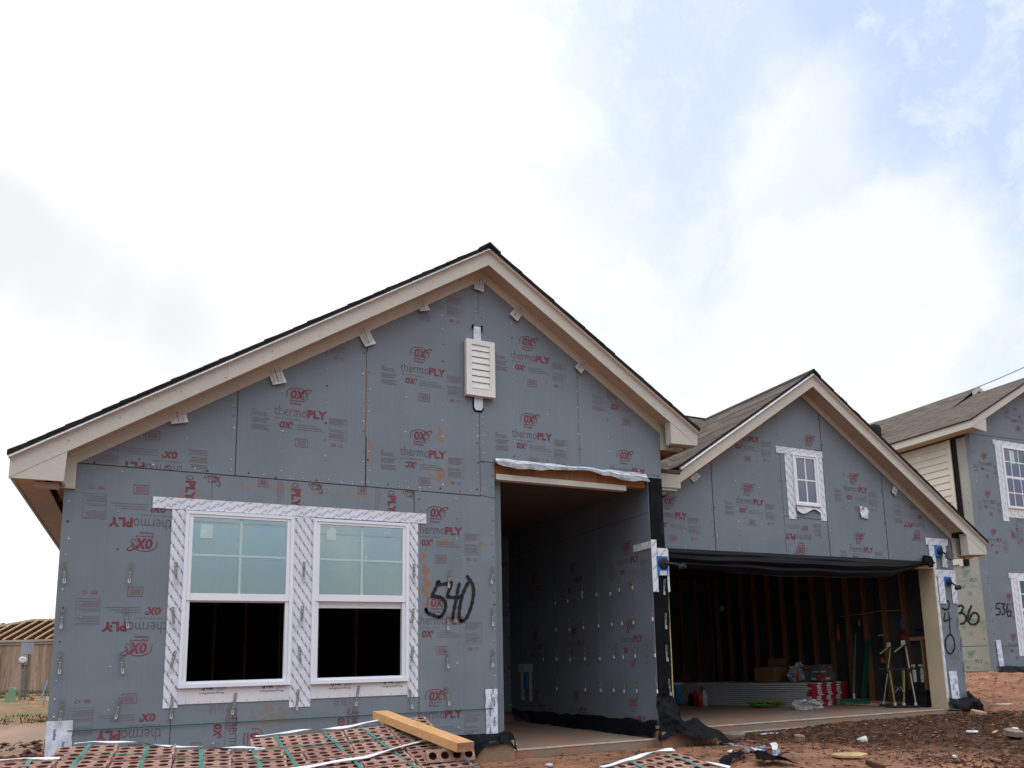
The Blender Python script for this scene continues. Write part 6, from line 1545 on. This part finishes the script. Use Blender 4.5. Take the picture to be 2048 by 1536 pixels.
for k, (px, py, lab) in enumerate(((745, 800, 'left white spray bottle on the floor by the garage jamb'), (805, 800, 'right white spray bottle on the floor by the garage jamb'))):
    c = at(*zm(px, py, 1640, 1146, 3.939), x=11.75); b = MB(); b.lathe([(.03, -.12), (.03, .06), (.012, .10), (.012, .14)], c, M_film if k else M_white, 12); b.box(tuple(c + Vector((-.05, -.012, .13))), tuple(c + Vector((.02, .012, .16))), M_white); tag(b.build('spray_bottle', loc=tuple(c), smooth=False), lab, 'bottle', 'spray bottles by the jamb')
b = MB(); b.box((11.64, .98, FZ), (11.84, 1.42, FZ + .24), M_blkpl); b.box((11.62, .96, FZ + .2401), (11.86, 1.44, FZ + .27), M_blkpl); tag(b.build('storage_bin', loc=(11.74, 1.2, FZ)), 'black storage bin behind the garage jamb carrying the spray bottles', 'bin')

# ================================================================= SITE LITTER
def onground(px, py, lift=0.):
    z = -.2
    for _ in range(12):
        c = at(px, py, z=z); z = z * .5 + (gz(c.x, c.y) + lift) * .5
    return at(px, py, z=z)
# torn black sheet with blue and white scraps
c = onground(1520, 1508); rr = random.Random(4)
t = tag(empty('torn_sheet', c), 'torn black sheet with crumpled blue white wrapping on the red dirt', 'litter')
def gs(px, py, lift=.01): return onground(px, py, lift)
b = MB()
for quad in (((1436, 1524), (1480, 1506), (1500, 1512), (1450, 1532)), ((1500, 1512), (1560, 1520), (1610, 1528), (1520, 1530))):
    q = [gs(*p_, .03) for p_ in quad]; G_ = [[crumple((q[0] * (1 - i / 8) + q[1] * (i / 8)) * (1 - j / 5) + (q[3] * (1 - i / 8) + q[2] * (i / 8)) * (j / 5) + Vector((0, 0, .03)), .05, 5, 3) for i in range(9)] for j in range(6)]; b.sheet(G_, M_felt)
b.build('black_sheet', t)
M_bwrap = mat('blue_white_wrapping', (.17, .21, .30), .45, .5, 30, .2)
for k in range(9):
    s0 = gs(rr.uniform(1485, 1560), rr.uniform(1500, 1520), .03); G_ = []
    dv = Vector((rr.uniform(-1, 1), rr.uniform(-1, 1), rr.uniform(0, .25))).normalized() * rr.uniform(.12, .28); pv = dv.cross(Vector((0, 0, 1))).normalized() * .03
    b = MB(); G_ = [[crumple(s0 + dv * (i / 9) + pv * j + Vector((0, 0, .04 * math.sin(i / 9 * 3.1))), .03, 14, k) for i in range(10)] for j in (-1, 0, 1)]; b.sheet(G_, M_bwrap if k % 4 else M_wrap); b.build('wrapping', t)
b = MB(); c = onground(1724, 1480, .03); b.lathe([(.028, -.05), (.036, .05), (.032, .05), (.025, -.045)], c, M_white, 16, rot=Matrix.Rotation(R(75), 3, 'Y') @ Matrix.Rotation(R(30), 3, 'X')); tag(b.build('paper_cup', loc=tuple(c), smooth=True), 'white paper cup lying on the dark mulch', 'cup')
def shard(px, py, sx, sy, ang, m, label, name='scrap', cat='scrap', th=.012, lift=.012):
    c = onground(px, py, lift); b = MB(); Rm = Matrix.Rotation(R(ang), 3, 'Z') @ Matrix.Rotation(R(12), 3, 'X'); n = 6
    pts = [Vector((math.cos(k / n * 6.28) * sx * (.8 + .4 * ((k * 37) % 5) / 5), math.sin(k / n * 6.28) * sy * (.8 + .4 * ((k * 53) % 7) / 7), 0)) for k in range(n)]
    lo = [c + Rm @ p_ for p_ in pts]; hi = [q + Rm @ Vector((0, 0, th)) for q in lo]; b.add(lo + hi, [tuple(reversed(range(n))), tuple(range(n, 2 * n))] + [(k, (k + 1) % n, n + (k + 1) % n, n + k) for k in range(n)], m); return tag(b.build(name, loc=tuple(c)), label, cat)
shard(1911, 1514, .06, .03, 20, M_white, 'white flat scrap in the mulch near the bottom right corner')
shard(1791, 1434, .10, .012, 5, M_white, 'thin white strip on the dirt before the garage slab edge')
shard(1540, 1468, .16, .02, -8, M_foil, 'long pale strip on the dirt left of the mulch')
shard(2009, 1409, .16, .02, -35, M_white, 'white stick on the orange dirt bank')
shard(1945, 1464, .08, .03, -30, M_foil, 'grey blue scrap of wrapping on the red dirt')
shard(2030, 1458, .05, .03, 0, M_white, 'white crumpled scrap at the right edge')
shard(1990, 1465, .22, .014, 25, M_woodh, 'thin tan stick on the red dirt at the right', 'wood_stick', 'stick')
shard(1990, 1520, .10, .06, 40, M_card, 'brown card scrap in the mulch at the right')
shard(1700, 1512, .20, .06, -30, M_woodh, 'splintered board end half buried at the mulch edge', 'broken_board', 'board', .02)
shard(2026, 1470, .12, .09, 0, M_rock, 'pale flat rock at the right edge of the dirt', 'rock', 'rock', .05)
shard(1598, 1481, .07, .06, 0, M_rock, 'pale grey rock between the red dirt and the mulch', 'rock', 'rock', .06)
shard(1955, 1432, .14, .10, 20, mat('tan_rock', (.45, .25, .15), .9, .2), 'tan block of clay beside the black plastic at the garage corner', 'rock', 'rock', .07)
shard(1470, 1474, .22, .08, 10, M_rock, 'pale broken concrete lump below the garage slab edge', 'rock', 'rock', .05)
shard(1098, 1530, .05, .03, 10, M_foil, 'grey blue scrap on the dirt in front of the porch')
shard(1748, 1534, .03, .10, 10, M_clodd, 'dark stub of root at the mulch edge', 'root', 'root', .04)
# pale board leaning just inside the porch
b = MB(); q = [(4.07, .55, .0), (4.07, 1.2, .02), (4.42, 1.05, -.148), (4.30, .35, -.148)]; b.add([Vector(v_) for v_ in q] + [Vector(v_) + Vector((.01, -.003, .01)) for v_ in q], [(3, 2, 1, 0), (4, 5, 6, 7), (0, 1, 5, 4), (1, 2, 6, 5), (2, 3, 7, 6), (3, 0, 4, 7)], M_drywall)
tag(b.build('board_scrap', loc=(4.3, .7, -.148)), 'pale grey board scrap on the porch slab inside the opening', 'board')
